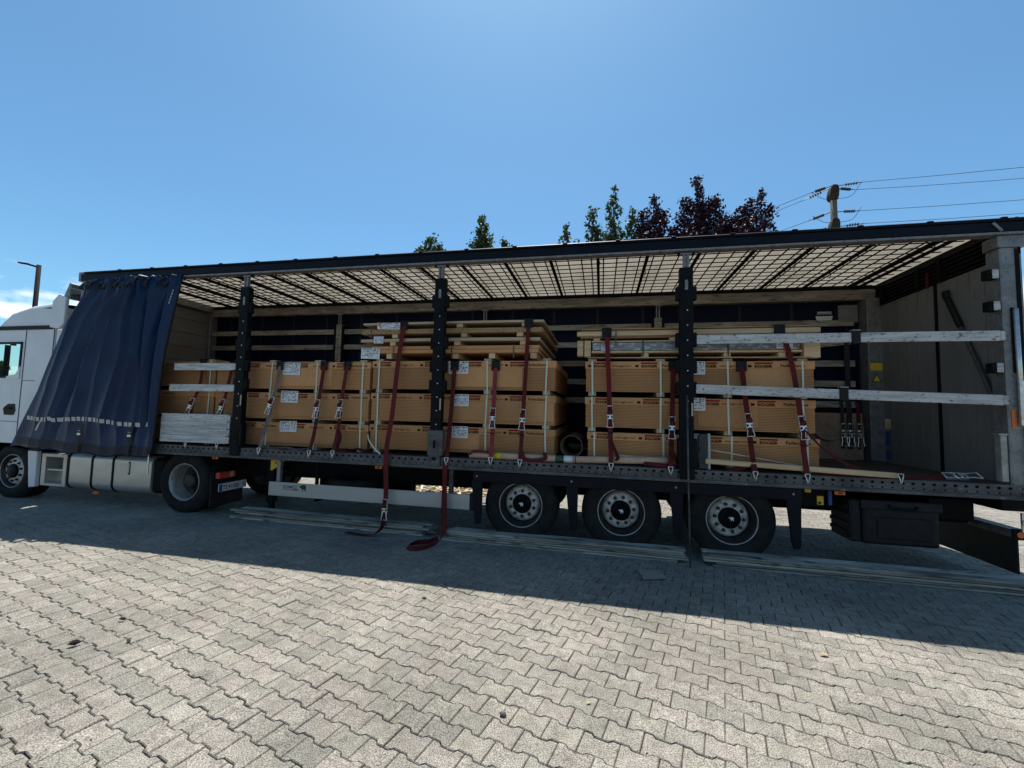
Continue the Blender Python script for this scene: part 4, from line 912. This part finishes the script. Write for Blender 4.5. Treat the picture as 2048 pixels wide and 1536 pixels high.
for x in (9.52, 10.56):
    b = BM(); ribbon(b, [Vector((x, .186, 2.74)), Vector((x, .185, 2.6)), Vector((x, .187, 2.52))], .02, Vector((1, 0, 0)), .002); obj('strapping_band', b, K['gband'], t)
paper_label(t, 8.98, 9.07, 2.60, 2.665, .20, 0, 5); paper_label(t, 11.12, 11.30, 2.615, 2.70, .20, 0, 6)
t = thing('framed_pack', 'brown board pack edged with long yellow pine battens, topmost on the right stack', 'pack', (10.15, 1.2, 2.74), G3)
b = BM(); box(b, 8.70, 11.58, .21, 2.26, 2.772, 2.885, .004); obj('board_block', b, K['face'], t)
b = BM(); beam(b, (8.655, .195, 2.828), (11.60, .195, 2.842), .045, .062, .004); obj('batten', b, K['pine'], t)
b = BM(); box(b, 8.72, 11.5, .19, 2.26, 2.888, 2.900, .002); obj('top_sheet', b, K['card'], t)
for x in (8.92, 9.9, 10.6, 11.35):
    b = BM(); box(b, x-.045, x+.045, .2, 2.25, 2.737, 2.770, .003); obj('bearer', b, K['pine'], t)
b = BM(); ribbon(b, [Vector((9.17, .16, 2.87)), Vector((9.17, .162, 2.78)), Vector((9.17, .17, 2.66))], .016, Vector((1, 0, 0)), .002); obj('strapping_band', b, K['gband'], t)

# ------------------------------------------------------------------ lashing straps
def ratchet_mesh():
    b = BM()
    for s in (-1, 1):
        box(b, s*.036-.002, s*.036+.002, -.028, .004, -.19, -.005, .002)      # frame cheeks
        tube(b, [(s*.034, -.022, -.17), (s*.030, -.030, -.22), (s*.044, -.034, -.29)], .0055, 6)   # handle bars
    lathe(b, [(.001, -.04), (.014, -.04), (.014, .04), (.001, .04)], 12, (0, -.012, -.10), 'x')
    lathe(b, [(.001, -.038), (.008, -.038), (.008, .038), (.001, .038)], 10, (0, -.012, -.012), 'x')
    box(b, -.036, .036, -.035, -.028, -.145, -.125, .002); box(b, -.03, .03, -.036, -.03, -.185, -.168, .002)
    box(b, -.012, .012, -.036, -.03, -.17, -.145); tube(b, [(-.044, -.034, -.29), (.044, -.034, -.29)], .006, 6)
    return mesh('ratchet', b, K['steel'])
def drum_mesh():
    b = BM(); lathe(b, [(.001, -.032), (.034, -.032), (.036, -.02), (.036, .02), (.034, .032), (.001, .032)], 16, (0, -.014, -.05), 'x'); return mesh('webbing_roll', b, K['red'])
ME_R, ME_D = ratchet_mesh(), drum_mesh()
b = BM()
for s in (-1, 1): tube(b, [(s*.026, 0, 0), (s*.026, -.004, -.015), (s*.008, -.012, -.075), (s*.006, -.004, -.10)], .0065, 6)
tube(b, [(-.026, 0, 0), (.026, 0, 0)], .006, 6); tube(b, [(-.006, -.004, -.10), (0, .012, -.112), (.006, -.004, -.10)], .0065, 6)
ME_H = mesh('hook', b, K['steel'])
b = BM(); box(b, -.062, .062, -.012, 0, -.125, .012, .004); box(b, -.062, .062, -.012, .10, .0, .012, .004); box(b, -.055, -.028, -.022, -.01, -.12, .01, .003); box(b, .028, .055, -.022, -.01, -.12, .01, .003); ME_P = mesh('corner_protector', b, K['plastic'])
def strap(label, path, m='red', rt=None, hook=True, prot=True, width=.06, extra=None, rs=1.0, top_back=True):
    t = thing('lashing_strap', label, 'ratchet strap', path[-1], 'lashing straps over the load')
    pts = [Vector(p) for p in path]
    full = ([Vector((pts[0].x+.05, 1.6, pts[0].z+.012)), Vector((pts[0].x+.02, .5, pts[0].z+.012)), pts[0]+Vector((0, .05, .012))] if top_back else [])+smooth_path(pts, 5)
    b = BM(); ribbon(b, full, width); obj('webbing', b, K[m], t)
    if prot:
        o = obj('corner_protector', ME_P, None, t, pts[0]+Vector((0, -.0, -.004))-t.location)
    if rt is not None:
        sp = smooth_path(pts, 12); k = min(range(len(sp)), key=lambda i: abs(sp[i].z-rt)); p = sp[k]; d = (sp[min(k+3, len(sp)-1)]-sp[max(k-3, 0)]).normalized()
        zz = -d; xx = Vector((1, 0, 0)); xx = (xx-zz*xx.dot(zz)).normalized(); yy = zz.cross(xx); R3 = Matrix((xx, yy, zz)).transposed()
        o = obj('ratchet', ME_R, None, t, p+Vector((0, -.006, 0))-t.location); o.rotation_euler = R3.to_euler(); o.scale = (rs, rs, rs)
        o2 = obj('webbing_roll', ME_D, None, o, (0, 0, -.05))
        b = BM(); q = p+d*.36*rs; box(b, q.x-.035, q.x+.035, q.y-.02, q.y+.004, q.z-.008, q.z+.008, .003); obj('strap_keeper', b, K['plastic'], t)
    if hook: obj('hook', ME_H, None, t, pts[-1]+Vector((0, -.006, .03))-t.location)
    if extra:
        for ex, wd in extra:
            b = BM(); ribbon(b, smooth_path(ex, 8), width, Vector(wd)); obj('loose_end', b, K[m], t)
    return t
strap('red strap near the blue curtain, left of two behind the short planks', [(2.50, .20, 2.50), (2.55, .12, 2.07), (2.48, .10, 1.82), (2.47, .07, 1.59), (2.50, .0, 1.14)], rt=1.86)
strap('red strap beside the first post, right of two behind the short planks', [(3.10, .19, 2.455), (3.10, .12, 2.07), (3.06, .10, 1.79), (3.07, .06, 1.59), (3.10, .0, 1.14)], rt=1.86)
strap('faded grey-brown strap over the stack right of the first post', [(3.99, .19, 2.455), (3.99, .13, 2.04), (3.95, .11, 1.81), (3.93, .05, 1.46), (3.90, -.035, 1.08)], 'grey', rt=1.90, extra=[([(3.90, .0, 1.14), (4.0, .08, 1.105), (4.25, .12, 1.12), (4.45, .08, 1.10), (4.7, .10, 1.13)], (0, 1, .3))])
strap('red strap just right of the grey-brown strap near the first post', [(4.78, .19, 2.455), (4.78, .14, 2.09), (4.77, .11, 1.82), (4.77, .06, 1.41), (4.77, -.035, 1.08)], rt=1.88)
strap('red strap with a twisted slack tail at the right end of the second stack', [(5.18, .19, 2.455), (5.17, .14, 2.10), (5.16, .11, 1.83), (5.16, .06, 1.42), (5.16, -.035, 1.09)], rt=1.88, extra=[([(5.17, .05, 1.42), (5.22, .03, 1.30), (5.19, .02, 1.16), (5.28, .06, 1.12), (5.45, .10, 1.15), (5.6, .12, 1.11)], (.4, 1, .3))])
strap('long red strap from the topmost slipped bundle down to the ground planks', [(6.09, .19, 3.06), (6.06, .10, 2.40), (6.04, .03, 1.66), (6.02, -.06, 1.13), (6.05, -.07, .54), (6.05, -.09, .16)], rt=.52, hook=False, width=.072, extra=[([(6.05, -.10, .22), (6.03, -.13, .10), (5.93, -.17, .022), (5.75, -.19, .014), (5.50, -.13, .012)], (.35, 1, .0))])
strap('dark red strap with a loop lying on the paving right of the middle post', [(6.91, .19, 2.455), (6.91, .10, 1.76), (6.90, .05, 1.34), (6.915, -.04, 1.07)], width=.062, extra=[([(6.90, -.05, 1.08), (6.91, -.07, .80), (6.93, -.09, .45), (6.95, -.15, .14), (6.94, -.31, .05), (6.86, -.49, .035), (6.73, -.60, .035), (6.63, -.53, .035), (6.66, -.38, .035), (6.80, -.28, .035), (6.90, -.22, .07)], (.55, .35, .75)), ([(6.905, -.035, 1.0), (6.90, -.05, .7), (6.90, -.055, .42), (6.92, -.09, .2)], (1, 0, 0))])
strap('bright red strap on the stack under the slipped bundles, left of the long dark strap', [(7.52, .19, 2.455), (7.52, .13, 1.91), (7.525, .09, 1.56), (7.53, .05, 1.36), (7.54, -.035, 1.10)], 'redbright', rt=1.80, extra=[([(7.53, .03, 1.18), (7.45, .06, 1.19), (7.3, .05, 1.20), (7.22, .04, 1.17), (7.24, .03, 1.15)], (0, 1, .5))])
strap('dark red strap over the right end of the topmost slipped bundle', [(7.98, .19, 3.06), (7.96, .12, 2.19), (7.945, .07, 1.64), (7.94, .03, 1.31), (7.94, -.035, 1.09)], rt=1.80, width=.055, extra=[([(7.95, .02, 1.22), (8.0, -.02, 1.13), (8.15, -.04, 1.12), (8.27, -.0, 1.15), (8.25, .03, 1.22)], (0, .5, 1))])
strap('red strap over the left end of the pine-edged pack on the right stack', [(9.05, .16, 2.90), (9.08, .11, 2.2), (9.10, .07, 1.67), (9.11, .03, 1.35), (9.115, -.035, 1.10)], rt=1.86, extra=[([(9.11, .02, 1.42), (9.15, .0, 1.32), (9.2, .0, 1.2), (9.17, .0, 1.16)], (.7, .7, 0))])
strap('red strap just left of the third post over the right stack', [(9.90, .19, 2.455), (9.88, .13, 1.95), (9.86, .08, 1.57), (9.85, .04, 1.32), (9.83, -.035, 1.09)], rt=1.74, extra=[([(9.85, .02, 1.3), (9.9, .0, 1.2), (9.86, -.01, 1.12), (9.7, .02, 1.13), (9.52, .03, 1.14)], (.3, .6, .7))])
strap('red strap on the right stack, first one right of the third post', [(10.71, .19, 2.455), (10.73, .13, 2.03), (10.755, .09, 1.66), (10.77, .05, 1.36), (10.78, -.035, 1.08)], rt=1.80, extra=[([(10.78, .03, 1.25), (10.72, .02, 1.17), (10.6, .03, 1.13), (10.5, .05, 1.11)], (.3, .6, .7))])
strap('maroon strap slanting from the right end of the pine-edged pack', [(11.14, .16, 2.90), (11.26, .15, 2.45), (11.32, .08, 1.79), (11.325, .04, 1.44), (11.33, -.035, 1.08)], rt=1.80, extra=[([(11.33, .0, 1.62), (11.45, .05, 1.50), (11.62, .14, 1.36), (11.90, .22, 1.20), (12.1, .15, 1.125), (12.2, .10, 1.11), (12.0, .06, 1.105), (11.75, .08, 1.115), (11.5, .07, 1.105)], (0, .6, .8))])
# strap lying on the deck at the right with its ratchet
t = thing('lashing_strap', 'red strap lying on the empty rear deck with its steel ratchet', 'ratchet strap', (12.2, .1, 1.09), 'lashing straps over the load')
b = BM(); ribbon(b, smooth_path([(12.27, .0, 1.15), (12.38, .06, 1.115), (12.55, .10, 1.13), (12.72, .12, 1.12), (12.80, .13, 1.125)], 6), .05, Vector((0, .8, .6))); obj('webbing', b, K['red'], t)
o = obj('ratchet', ME_R, None, t, Vector((12.76, .13, 1.135))-t.location); o.rotation_euler = Matrix((Vector((0, .85, .5)).normalized(), Vector((0, -.5, .85)).normalized()*-1, Vector((-1, 0, 0)))).transposed().to_euler(); o.scale = (1.15,)*3
obj('hook', ME_H, None, t, Vector((12.26, -.03, 1.16))-t.location)
# straps hanging with ratchets at the far rear
for k, (x, lab, mm) in enumerate(((12.86, 'black strap with ratchet hanging by the far rear post, left of three', 'blackweb'), (12.96, 'black strap with ratchet hanging by the far rear post, middle of three', 'blackweb'), (13.09, 'red strap with ratchet hanging by the far rear post, right of three', 'red'))):
    t = thing('lashing_strap', lab, 'ratchet strap', (x, 2.32, 1.3), 'straps hung up at the far rear corner')
    zt = (2.05, 3.12, 2.05)[k]; b = BM(); ribbon(b, [Vector((x, 2.36, zt)), Vector((x, 2.34, 2.0)), Vector((x, 2.33, 1.5)), Vector((x, 2.33, 1.28))], .05 if k != 1 else .075); obj('webbing', b, K[mm], t)
    o = obj('ratchet', ME_R, None, t, Vector((x, 2.31, 1.70))-t.location); o.scale = (1.1, 1, 1.3)
t = thing('lashing_strap', 'thin black cord sagging by the far side behind the right stack', 'cord', (12.5, 2.3, 1.4), 'straps hung up at the far rear corner')
b = BM(); ribbon(b, smooth_path([(12.30, 2.34, 2.1), (12.33, 2.33, 1.8), (12.45, 2.32, 1.50), (12.62, 2.32, 1.40), (12.80, 2.33, 1.43)], 6), .03, Vector((1, .2, .2))); obj('webbing', b, K['blackweb'], t)
b = BM(); box(b, 12.05, 13.16, 2.36, 2.38, 1.10, 1.86, .003); tag(obj('plywood_sheet', b, K['roll']), 'brown sheet of board leaning on the far side behind the hanging ratchets', 'board')
# red tie hanging at the louvre
b = BM(); ribbon(b, smooth_path([(13.40, 1.22, 3.80), (13.395, 1.23, 3.72), (13.39, 1.21, 3.64), (13.392, 1.24, 3.60)], 4), .035, Vector((0, 1, 0)), .012); tag(obj('red_tie', b, K['red']), 'small red strap end hanging from the louvre above the rear doors', 'strap end')
# white band hanging loose at the stack
b = BM(); ribbon(b, smooth_path([(5.575, .19, 1.36), (5.62, .15, 1.28), (5.76, .07, 1.17), (5.90, -.0, 1.10)], 5), .02, Vector((0, .3, 1)), .002); tag(obj('loose_band', b, K['band']), 'loose pale strapping band curling out between the two left stacks', 'band')

# ------------------------------------------------------------------ loose items on the deck
t = thing('paper_tube', 'long brown paper tube lying on the rail with a yellow ring, left of two', 'tube', (7.9, .1, 1.12), 'paper tubes on the deck edge')
b = BM(); tube(b, [(7.21, .085, 1.142), (8.66, .085, 1.140)], .046, 16); obj('tube_body', b, K['tube'], t)
b = BM(); tube(b, [(7.555, .085, 1.1415), (7.66, .085, 1.1415)], .0472, 16); obj('yellow_ring', b, K['yellow'], t)
b = BM(); tube(b, [(8.40, .085, 1.1405), (8.51, .085, 1.1405)], .0472, 16); obj('green_ring', b, K['gband'], t)
b = BM(); tube(b, [(8.511, .085, 1.1405), (8.62, .085, 1.1405)], .0473, 16); obj('label_ring', b, K['whiteprint'], t)
b = BM(); tube(b, [(8.67, .09, 1.140), (9.94, .09, 1.185)], .046, 16); tag(obj('paper_tube', b, K['tube']), 'plain brown paper tube tipped up towards the third post, right of two', 'tube', 'paper tubes on the deck edge')
b = BM(); beam(b, (9.2, .15, 1.215), (9.93, .15, 1.19), .04, .025, .003); tag(obj('wooden_batten', b, K['pine']), 'thin pale batten lying behind the right paper tube', 'batten')
b = BM(); beam(b, (10.24, .03, 1.205), (12.27, .06, 1.130), .075, .062, .008); tag(obj('timber_beam', b, K['pine']), 'raw yellow timber beam lying along the rail right of the third post', 'timber')
b = BM(); n = 28
lathe(b, [(.165, 0), (.165, 1.2), (.15, 1.2), (.15, 0), (.165, 0)], n, (8.565, .70, 1.262)); tag(obj('paper_roll', b, K['roll']), 'short wide empty cardboard roll lying between the middle and right stacks', 'cardboard roll')
t = thing('broom_head', 'grey-bristled broom leaning on the right stack beside the third post', 'broom', (10.24, .05, 1.1))
b = BM(); R_ = random.Random(8)
for i in range(70):
    z = 1.11+i*.006; x = 10.17+R_.uniform(-.012, .014)+.012*math.sin(i*.2); box(b, x, 10.276, .03+R_.uniform(0, .008), .10, z, z+.0052)
obj('bristle', b, K['bristle'], t)['kind'] = 'stuff'
b = BM(); box(b, 10.275, 10.305, .03, .10, 1.10, 1.54, .006); obj('broom_back', b, K['broomback'], t)
b = BM(); tube(b, [(10.30, .07, 1.34), (11.4, .17, 1.17)], .011, 8); obj('broom_handle', b, K['tube'], t)
b = BM(); tube(b, [(10.008, -.12, 2.0), (10.012, -.16, 1.0), (10.01, -.27, .01)], .011, 8); tag(obj('thin_rod', b, K['rail']), 'thin dark steel rod leaning on the third post down to the paving', 'rod')
t = thing('load_bar', 'grey steel bar with clamp head leaning against the rear doors', 'bar', (13.38, .1, 1.64))
b = BM(); tube(b, [(13.405, .93, 3.43), (13.395, .50, 2.5), (13.385, .11, 1.64)], .024, 10); obj('bar_tube', b, K['rail'], t)
b = BM(); tube(b, [(13.40, .94, 3.46), (13.395, .70, 2.95)], .032, 8); box(b, 13.37, 13.41, .86, .95, 3.36, 3.47, .01); tube(b, [(13.36, .93, 3.44), (13.36, .72, 2.98)], .008, 6); obj('clamp_head', b, K['plastic'], t)

# ------------------------------------------------------------------ on the paving
b = BM(); vs = [(9.403, -.52), (9.65, -.455), (9.69, -.71), (9.445, -.80)]
quad(b, [(x, y, .007+.002*i) for i, (x, y) in enumerate(vs)]); s_ = obj('cardboard_sheet', b, K['paper']); s_.modifiers.new('s', 'SOLIDIFY').thickness = .003
tag(s_, 'square piece of grey cardboard lying flat on the shaded paving', 'cardboard')
def leafm(x, y, s, r, curl, m, label, cat, name):
    b = BM(); P_ = [(-1, 0), (-.5, .35), (.2, .42), (1, 0), (.2, -.42), (-.5, -.35)]; c = b.verts.new((x, y, .006))
    vs = [b.verts.new((x+s*(a*math.cos(r)-q*math.sin(r)), y+s*(a*math.sin(r)+q*math.cos(r)), .008+curl*s*(abs(q)*1.6+.35*a*a))) for a, q in P_]
    for i in range(6): b.faces.new((c, vs[i], vs[(i+1) % 6]))
    o = obj(name, b, K[m]); o.modifiers.new('s', 'SOLIDIFY').thickness = .0015; tag(o, label, cat, 'litter on the paving'); return o
leafm(5.32, -3.16, .04, .9, 1.1, 'dryleaf', 'curled dark dry leaf standing on the sunlit paving at the left', 'leaf', 'dry_leaf')
leafm(5.25, -2.80, .03, .4, .9, 'dryleaf', 'small dark leaf on the far left sunlit paving, behind the curled one', 'leaf', 'dry_leaf')
leafm(5.62, -3.02, .03, 2.1, .5, 'dryleaf', 'small flat dark leaf between the curled leaf and the cone scrap', 'leaf', 'dry_leaf')
leafm(10.62, -1.93, .035, .2, .3, 'tanchip', 'tan leaf-shaped chip near the shadow edge at the right', 'chip', 'wood_chip')
leafm(8.93, -2.88, .018, .6, .2, 'tanchip', 'tiny pale chip on the sunlit paving at the bottom centre', 'chip', 'wood_chip')
def stone(x, y, s, label, sd):
    b = BM(); bmesh.ops.create_icosphere(b, subdivisions=2, radius=s); R_ = random.Random(sd)
    for v in b.verts: v.co = Vector((v.co.x*1.2, v.co.y*.8, v.co.z*.7))*R_.uniform(.8, 1.2)+Vector((x, y, s*.5))
    tag(obj('stone', b, K['stone']), label, 'stone', 'litter on the paving')
stone(8.45, -3.10, .017, 'small dark stone on the sunlit paving near the bottom centre', 2)
stone(7.40, -1.80, .017, 'small dark scrap near the shadow edge below the strap loop', 3)
stone(7.47, -1.45, .012, 'tiny dark pebble in the shade just above the shadow edge', 5)
gr = np.random.default_rng(11); vs, fs = [], []
for k in range(2600):
    x, y = gr.uniform(4.2, 13), gr.uniform(-4.2, -.2); q = gr.uniform(.0012, .0042)*(2.2 if gr.random() < .04 else 1); n0 = len(vs); a = gr.uniform(0, 6.3)
    vs += [(x+q*math.cos(a+t), y+q*math.sin(a+t)*.8, .0005) for t in (0, 2.1, 4.2)]+[(x, y, .0008+q*.9)]; fs += [(n0, n0+1, n0+3), (n0+1, n0+2, n0+3), (n0+2, n0, n0+3)]
me = bpy.data.meshes.new('grit'); me.from_pydata(vs, [], fs); me.materials.append(K['grit']); tag(obj('grit', me), 'fine grit and crumbs scattered over the paving', 'grit', kind='stuff')
# scrap wood behind the trailer
b = BM(); R_ = random.Random(9)
for k in range(260):
    x, y = R_.uniform(4.7, 6.9), R_.uniform(3.0, 5.2); z = R_.uniform(.01, .30)*max(.1, 1-abs(y-4.1)/1.3); a = R_.uniform(0, 6.28); L = R_.uniform(.08, .28); tl_ = R_.uniform(-.3, .3)
    beam(b, (x-L*math.cos(a), y-L*math.sin(a), max(.012, z-L*tl_)), (x+L*math.cos(a), y+L*math.sin(a), max(.012, z+L*tl_)), R_.uniform(.02, .06), .014)
tag(obj('scrap_wood', b, K['scrap']), 'sunlit heap of pale scrap wood lying behind the trailer', 'scrap wood', kind='stuff')

# ------------------------------------------------------------------ trees
def tree(x, y, spires, kind, label, name, leaf=.062, group='trees behind the trailer', seed=0, trunk_h=None):
    """spires: (dx, dy, ztop, zbottom, radius)"""
    R_ = np.random.default_rng(seed); t = thing(name, label, 'tree', (x, y, 0), group)
    zmax = max(s[2] for s in spires); b = BM(); base_z = min(s[3] for s in spires)
    tube(b, [(x, y, 0), (x+.05, y, base_z*.5), (x, y, base_z+.4)], .14, 10, .08); 
    for dx, dy, zt, zb, r in spires:
        tube(b, smooth_path([(x, y, base_z*.8), (x+dx*.6, y+dy*.6, zb+.3), (x+dx, y+dy, (zt+zb)/2), (x+dx*1.05, y+dy, zt-.06)], 4), .05, 6, .006)
    vs, fs, tw = [], [], []
    for dx, dy, zt, zb, r in spires:
        r *= 1.12; nb_ = int(27*(zt-zb)*max(.6, r/.45)); 
        for k in range(nb_):
            u = R_.random()**.85; z = zb+(zt-zb)*u; rr = r*(1-u)**.55*(.55+.75*R_.random()) + .03
            a = R_.random()*6.283; o = np.array([x+dx*(.6+.45*u), y+dy, z]); tip = o+np.array([rr*math.cos(a), rr*math.sin(a), rr*.9+.05])
            tw.append((o, tip))
            nl = int(6+12*rr/.5)
            for q in range(nl):
                f = .25+.95*(q+R_.random())/nl; c = o+(tip-o)*f+R_.normal(0, .045, 3)
                s = leaf*R_.uniform(.65, 1.25); nrm = R_.normal(0, 1, 3); nrm[2] += .4; nrm /= np.linalg.norm(nrm)
                e1 = np.cross(nrm, R_.normal(0, 1, 3)); e1 /= np.linalg.norm(e1); e2 = np.cross(nrm, e1)
                n0 = len(vs); vs += [tuple(c-e1*s), tuple(c+e2*s*.55+nrm*s*.2), tuple(c+e1*s), tuple(c-e2*s*.55+nrm*s*.2)]
                fs += [(n0, n0+1, n0+2), (n0, n0+2, n0+3)]
    for o, tip in tw[::2]: tube(b, [tuple(o-np.array([0, 0, .12])), tuple(tip)], .007, 4, .003, cap=False)
    obj('trunk', b, K['bark'], t)
    me = bpy.data.meshes.new('crown'); me.from_pydata(vs, [], fs); me.materials.append(K[kind]); obj('crown', me, None, t)
tree(10.50, 8, [(.05, 0, 8.55, 6.2, .42), (-.30, .1, 8.1, 5.8, .45), (.25, -.1, 8.0, 5.6, .5), (0, 0, 7.2, 5, .8)], 'purple', 'slender purple-leaved tree above the trailer roof, left of three', 'plum_tree', seed=1)
tree(11.85, 8, [(.0, 0, 9.05, 6.2, .42), (-.38, .1, 8.45, 6.0, .45), (.42, -.1, 8.35, 5.8, .5), (.1, 0, 8.2, 5.8, .62), (-.62, .1, 7.6, 5.6, .5), (0, 0, 7.4, 5, .95)], 'purple', 'tallest purple-leaved tree above the trailer roof, middle of three', 'plum_tree', seed=2)
tree(13.25, 8, [(.36, 0, 8.50, 6.2, .30), (.10, .1, 8.25, 6.0, .40), (-.15, -.1, 7.95, 5.8, .45), (-.55, 0, 7.75, 5.8, .5), (.62, .1, 8.05, 5.8, .28), (-.2, 0, 7.4, 5, .95)], 'purple', 'broad purple-leaved tree nearest the concrete pole', 'plum_tree', seed=3)
tree(9.30, 8, [(.0, 0, 8.98, 6.0, .24), (.0, .1, 7.9, 5.6, .42), (.55, -.1, 8.2, 5.6, .20), (.85, .1, 7.75, 5.6, .25)], 'leaf', 'green tree with one tall leafy spire, left of the purple trees', 'young_tree', seed=4, leaf=.07)
tree(8.66, 8, [(.0, 0, 8.40, 6.0, .26), (.05, .1, 7.7, 5.6, .4)], 'leaf', 'narrow green tree just left of the tallest green spire', 'young_tree', seed=5, leaf=.07)
tree(7.85, 8, [(.0, 0, 7.85, 5.6, .22), (-.3, .1, 7.45, 5.6, .2), (.3, .0, 7.3, 5.4, .3)], 'leaf', 'small green tree top barely showing over the middle of the roof', 'young_tree', seed=6, leaf=.07)
tree(4.93, 8, [(.0, 0, 8.30, 6.2, .36), (-.05, .1, 7.9, 5.8, .42), (.05, 0, 7.6, 5.6, .45)], 'leaf', 'compact green tree standing alone above the roof left of the middle post', 'young_tree', seed=7, leaf=.07)
tree(5.75, 8, [(.0, 0, 7.55, 5.6, .16), (.1, 0, 7.3, 5.4, .2)], 'leaf', 'tiny green tree tip right of the compact green tree', 'young_tree', seed=8, leaf=.07)
tree(3.05, 8, [(.0, 0, 7.72, 5.4, .42), (-.4, .1, 7.45, 5.2, .4), (.35, 0, 7.4, 5.2, .45)], 'leaf', 'wide low green tree top, leftmost above the trailer roof', 'young_tree', seed=9, leaf=.07)
tree(-40, 21, [(0, 0, 5.3, 1, .5), (1.6, 0, 4.6, 1, 1.0), (-1.5, 0, 4.5, 1, .9)], 'leaf', 'distant green tree seen through the cab windows', 'young_tree', seed=12, leaf=.2)

# ------------------------------------------------------------------ utility pole with wires, street lamp
t = thing('utility_pole', 'concrete power pole with insulators rising behind the rear of the roof', 'power pole', (17.48, 12, 0))
px, py = 17.48, 12; b = BM(); lathe(b, [(.18, 0), (.125, 8.0), (.10, 10.58), (.001, 10.6)], 14, (px, py, 0), 'z'); obj('pole_shaft', b, K['concrete'], t)
for z in (10.28, 8.98):
    b = BM(); prism(b, [(px-.07, z+.28), (px-.13, z+.12), (px-.18, z-.08), (px-.17, z-.22), (px-.10, z-.30), (px+.10, z-.30), (px+.12, z-.15), (px+.15, z+.05), (px+.13, z+.2), (px+.08, z+.28)], py-.15, py+.15, .03); obj('pole_cap', b, K['bark2'], t)
def insulator(p0, p1):
    b = BM(); tube(b, [p0, p1], .016, 6); p0, p1 = Vector(p0), Vector(p1)
    for k in range(5):
        c = p0.lerp(p1, .35+.1*k); d = (p1-p0).normalized(); tube(b, [c-d*.014, c+d*.014], .056, 10)
    obj('insulator', b, K['wire'], t)
ends = []
for z in (10.52, 9.55, 8.95):
    for s in (-1, 1):
        for dy in ((-.25, .3) if z != 9.55 else (.0,)):
            p0 = (px+s*.1, py+dy*.3, z); p1 = (px+s*.85, py+dy, z-(.28 if s < 0 else .02)); insulator(p0, p1); ends.append((p1, s, dy, z))
    b = BM()
for z in (10.3, 9.4, 8.75):
    b = BM(); tube(b, smooth_path([(px+.8, py-.2, z+.2), (px+.5, py-.2, z-.25), (px+.1, py-.1, z-.3)], 5), .009, 5); obj('jumper_wire', b, K['wire'], t)
    b = BM(); tube(b, smooth_path([(px-.8, py-.2, z-.05), (px-.45, py-.2, z-.3), (px-.1, py-.1, z-.3)], 5), .009, 5); obj('jumper_wire', b, K['wire'], t)
wl = {(10.52, -.25): 'upper', (10.52, .3): 'second', (9.55, 0.): 'middle', (8.95, -.25): 'fourth', (8.95, .3): 'lowest'}
for p1, s, dy, z in ends:
    nm = wl[(z, dy)]
    if s > 0: q = (px+28, py-1.5+dy*12, z+1.2+dy*4); lab = '%s overhead wire running right from the concrete pole' % nm
    else: q = (px-22, py+16+dy*3, z-1.2); lab = '%s overhead wire running left from the concrete pole' % nm
    P0, P1 = Vector(p1), Vector(q); pts = [P0.lerp(P1, k/12)-Vector((0, 0, 1.1*(k/12)*(1-k/12)*2)) for k in range(13)]
    b = BM(); tube(b, pts, .009, 5); tag(obj('overhead_wire', b, K['wire']), lab, 'power line', 'overhead wires')
t = thing('street_lamp', 'dark street lamp with a short arm above the white cab', 'street lamp', (-11.8, 6, 0))
b = BM(); tube(b, [(-11.8, 6, 0), (-11.8, 6, 6.85)], .085, 12, .07); obj('post', b, K['lamp'], t)
b = BM(); tube(b, [(-11.8, 6, 6.75), (-11.93, 5.94, 6.80), (-12.08, 5.87, 6.84)], .035, 8); obj('arm', b, K['lamp'], t)
b = BM(); beam(b, (-12.05, 5.88, 6.85), (-12.36, 5.74, 6.88), .16, .05, .015); obj('lamp_head', b, K['lamp'], t)
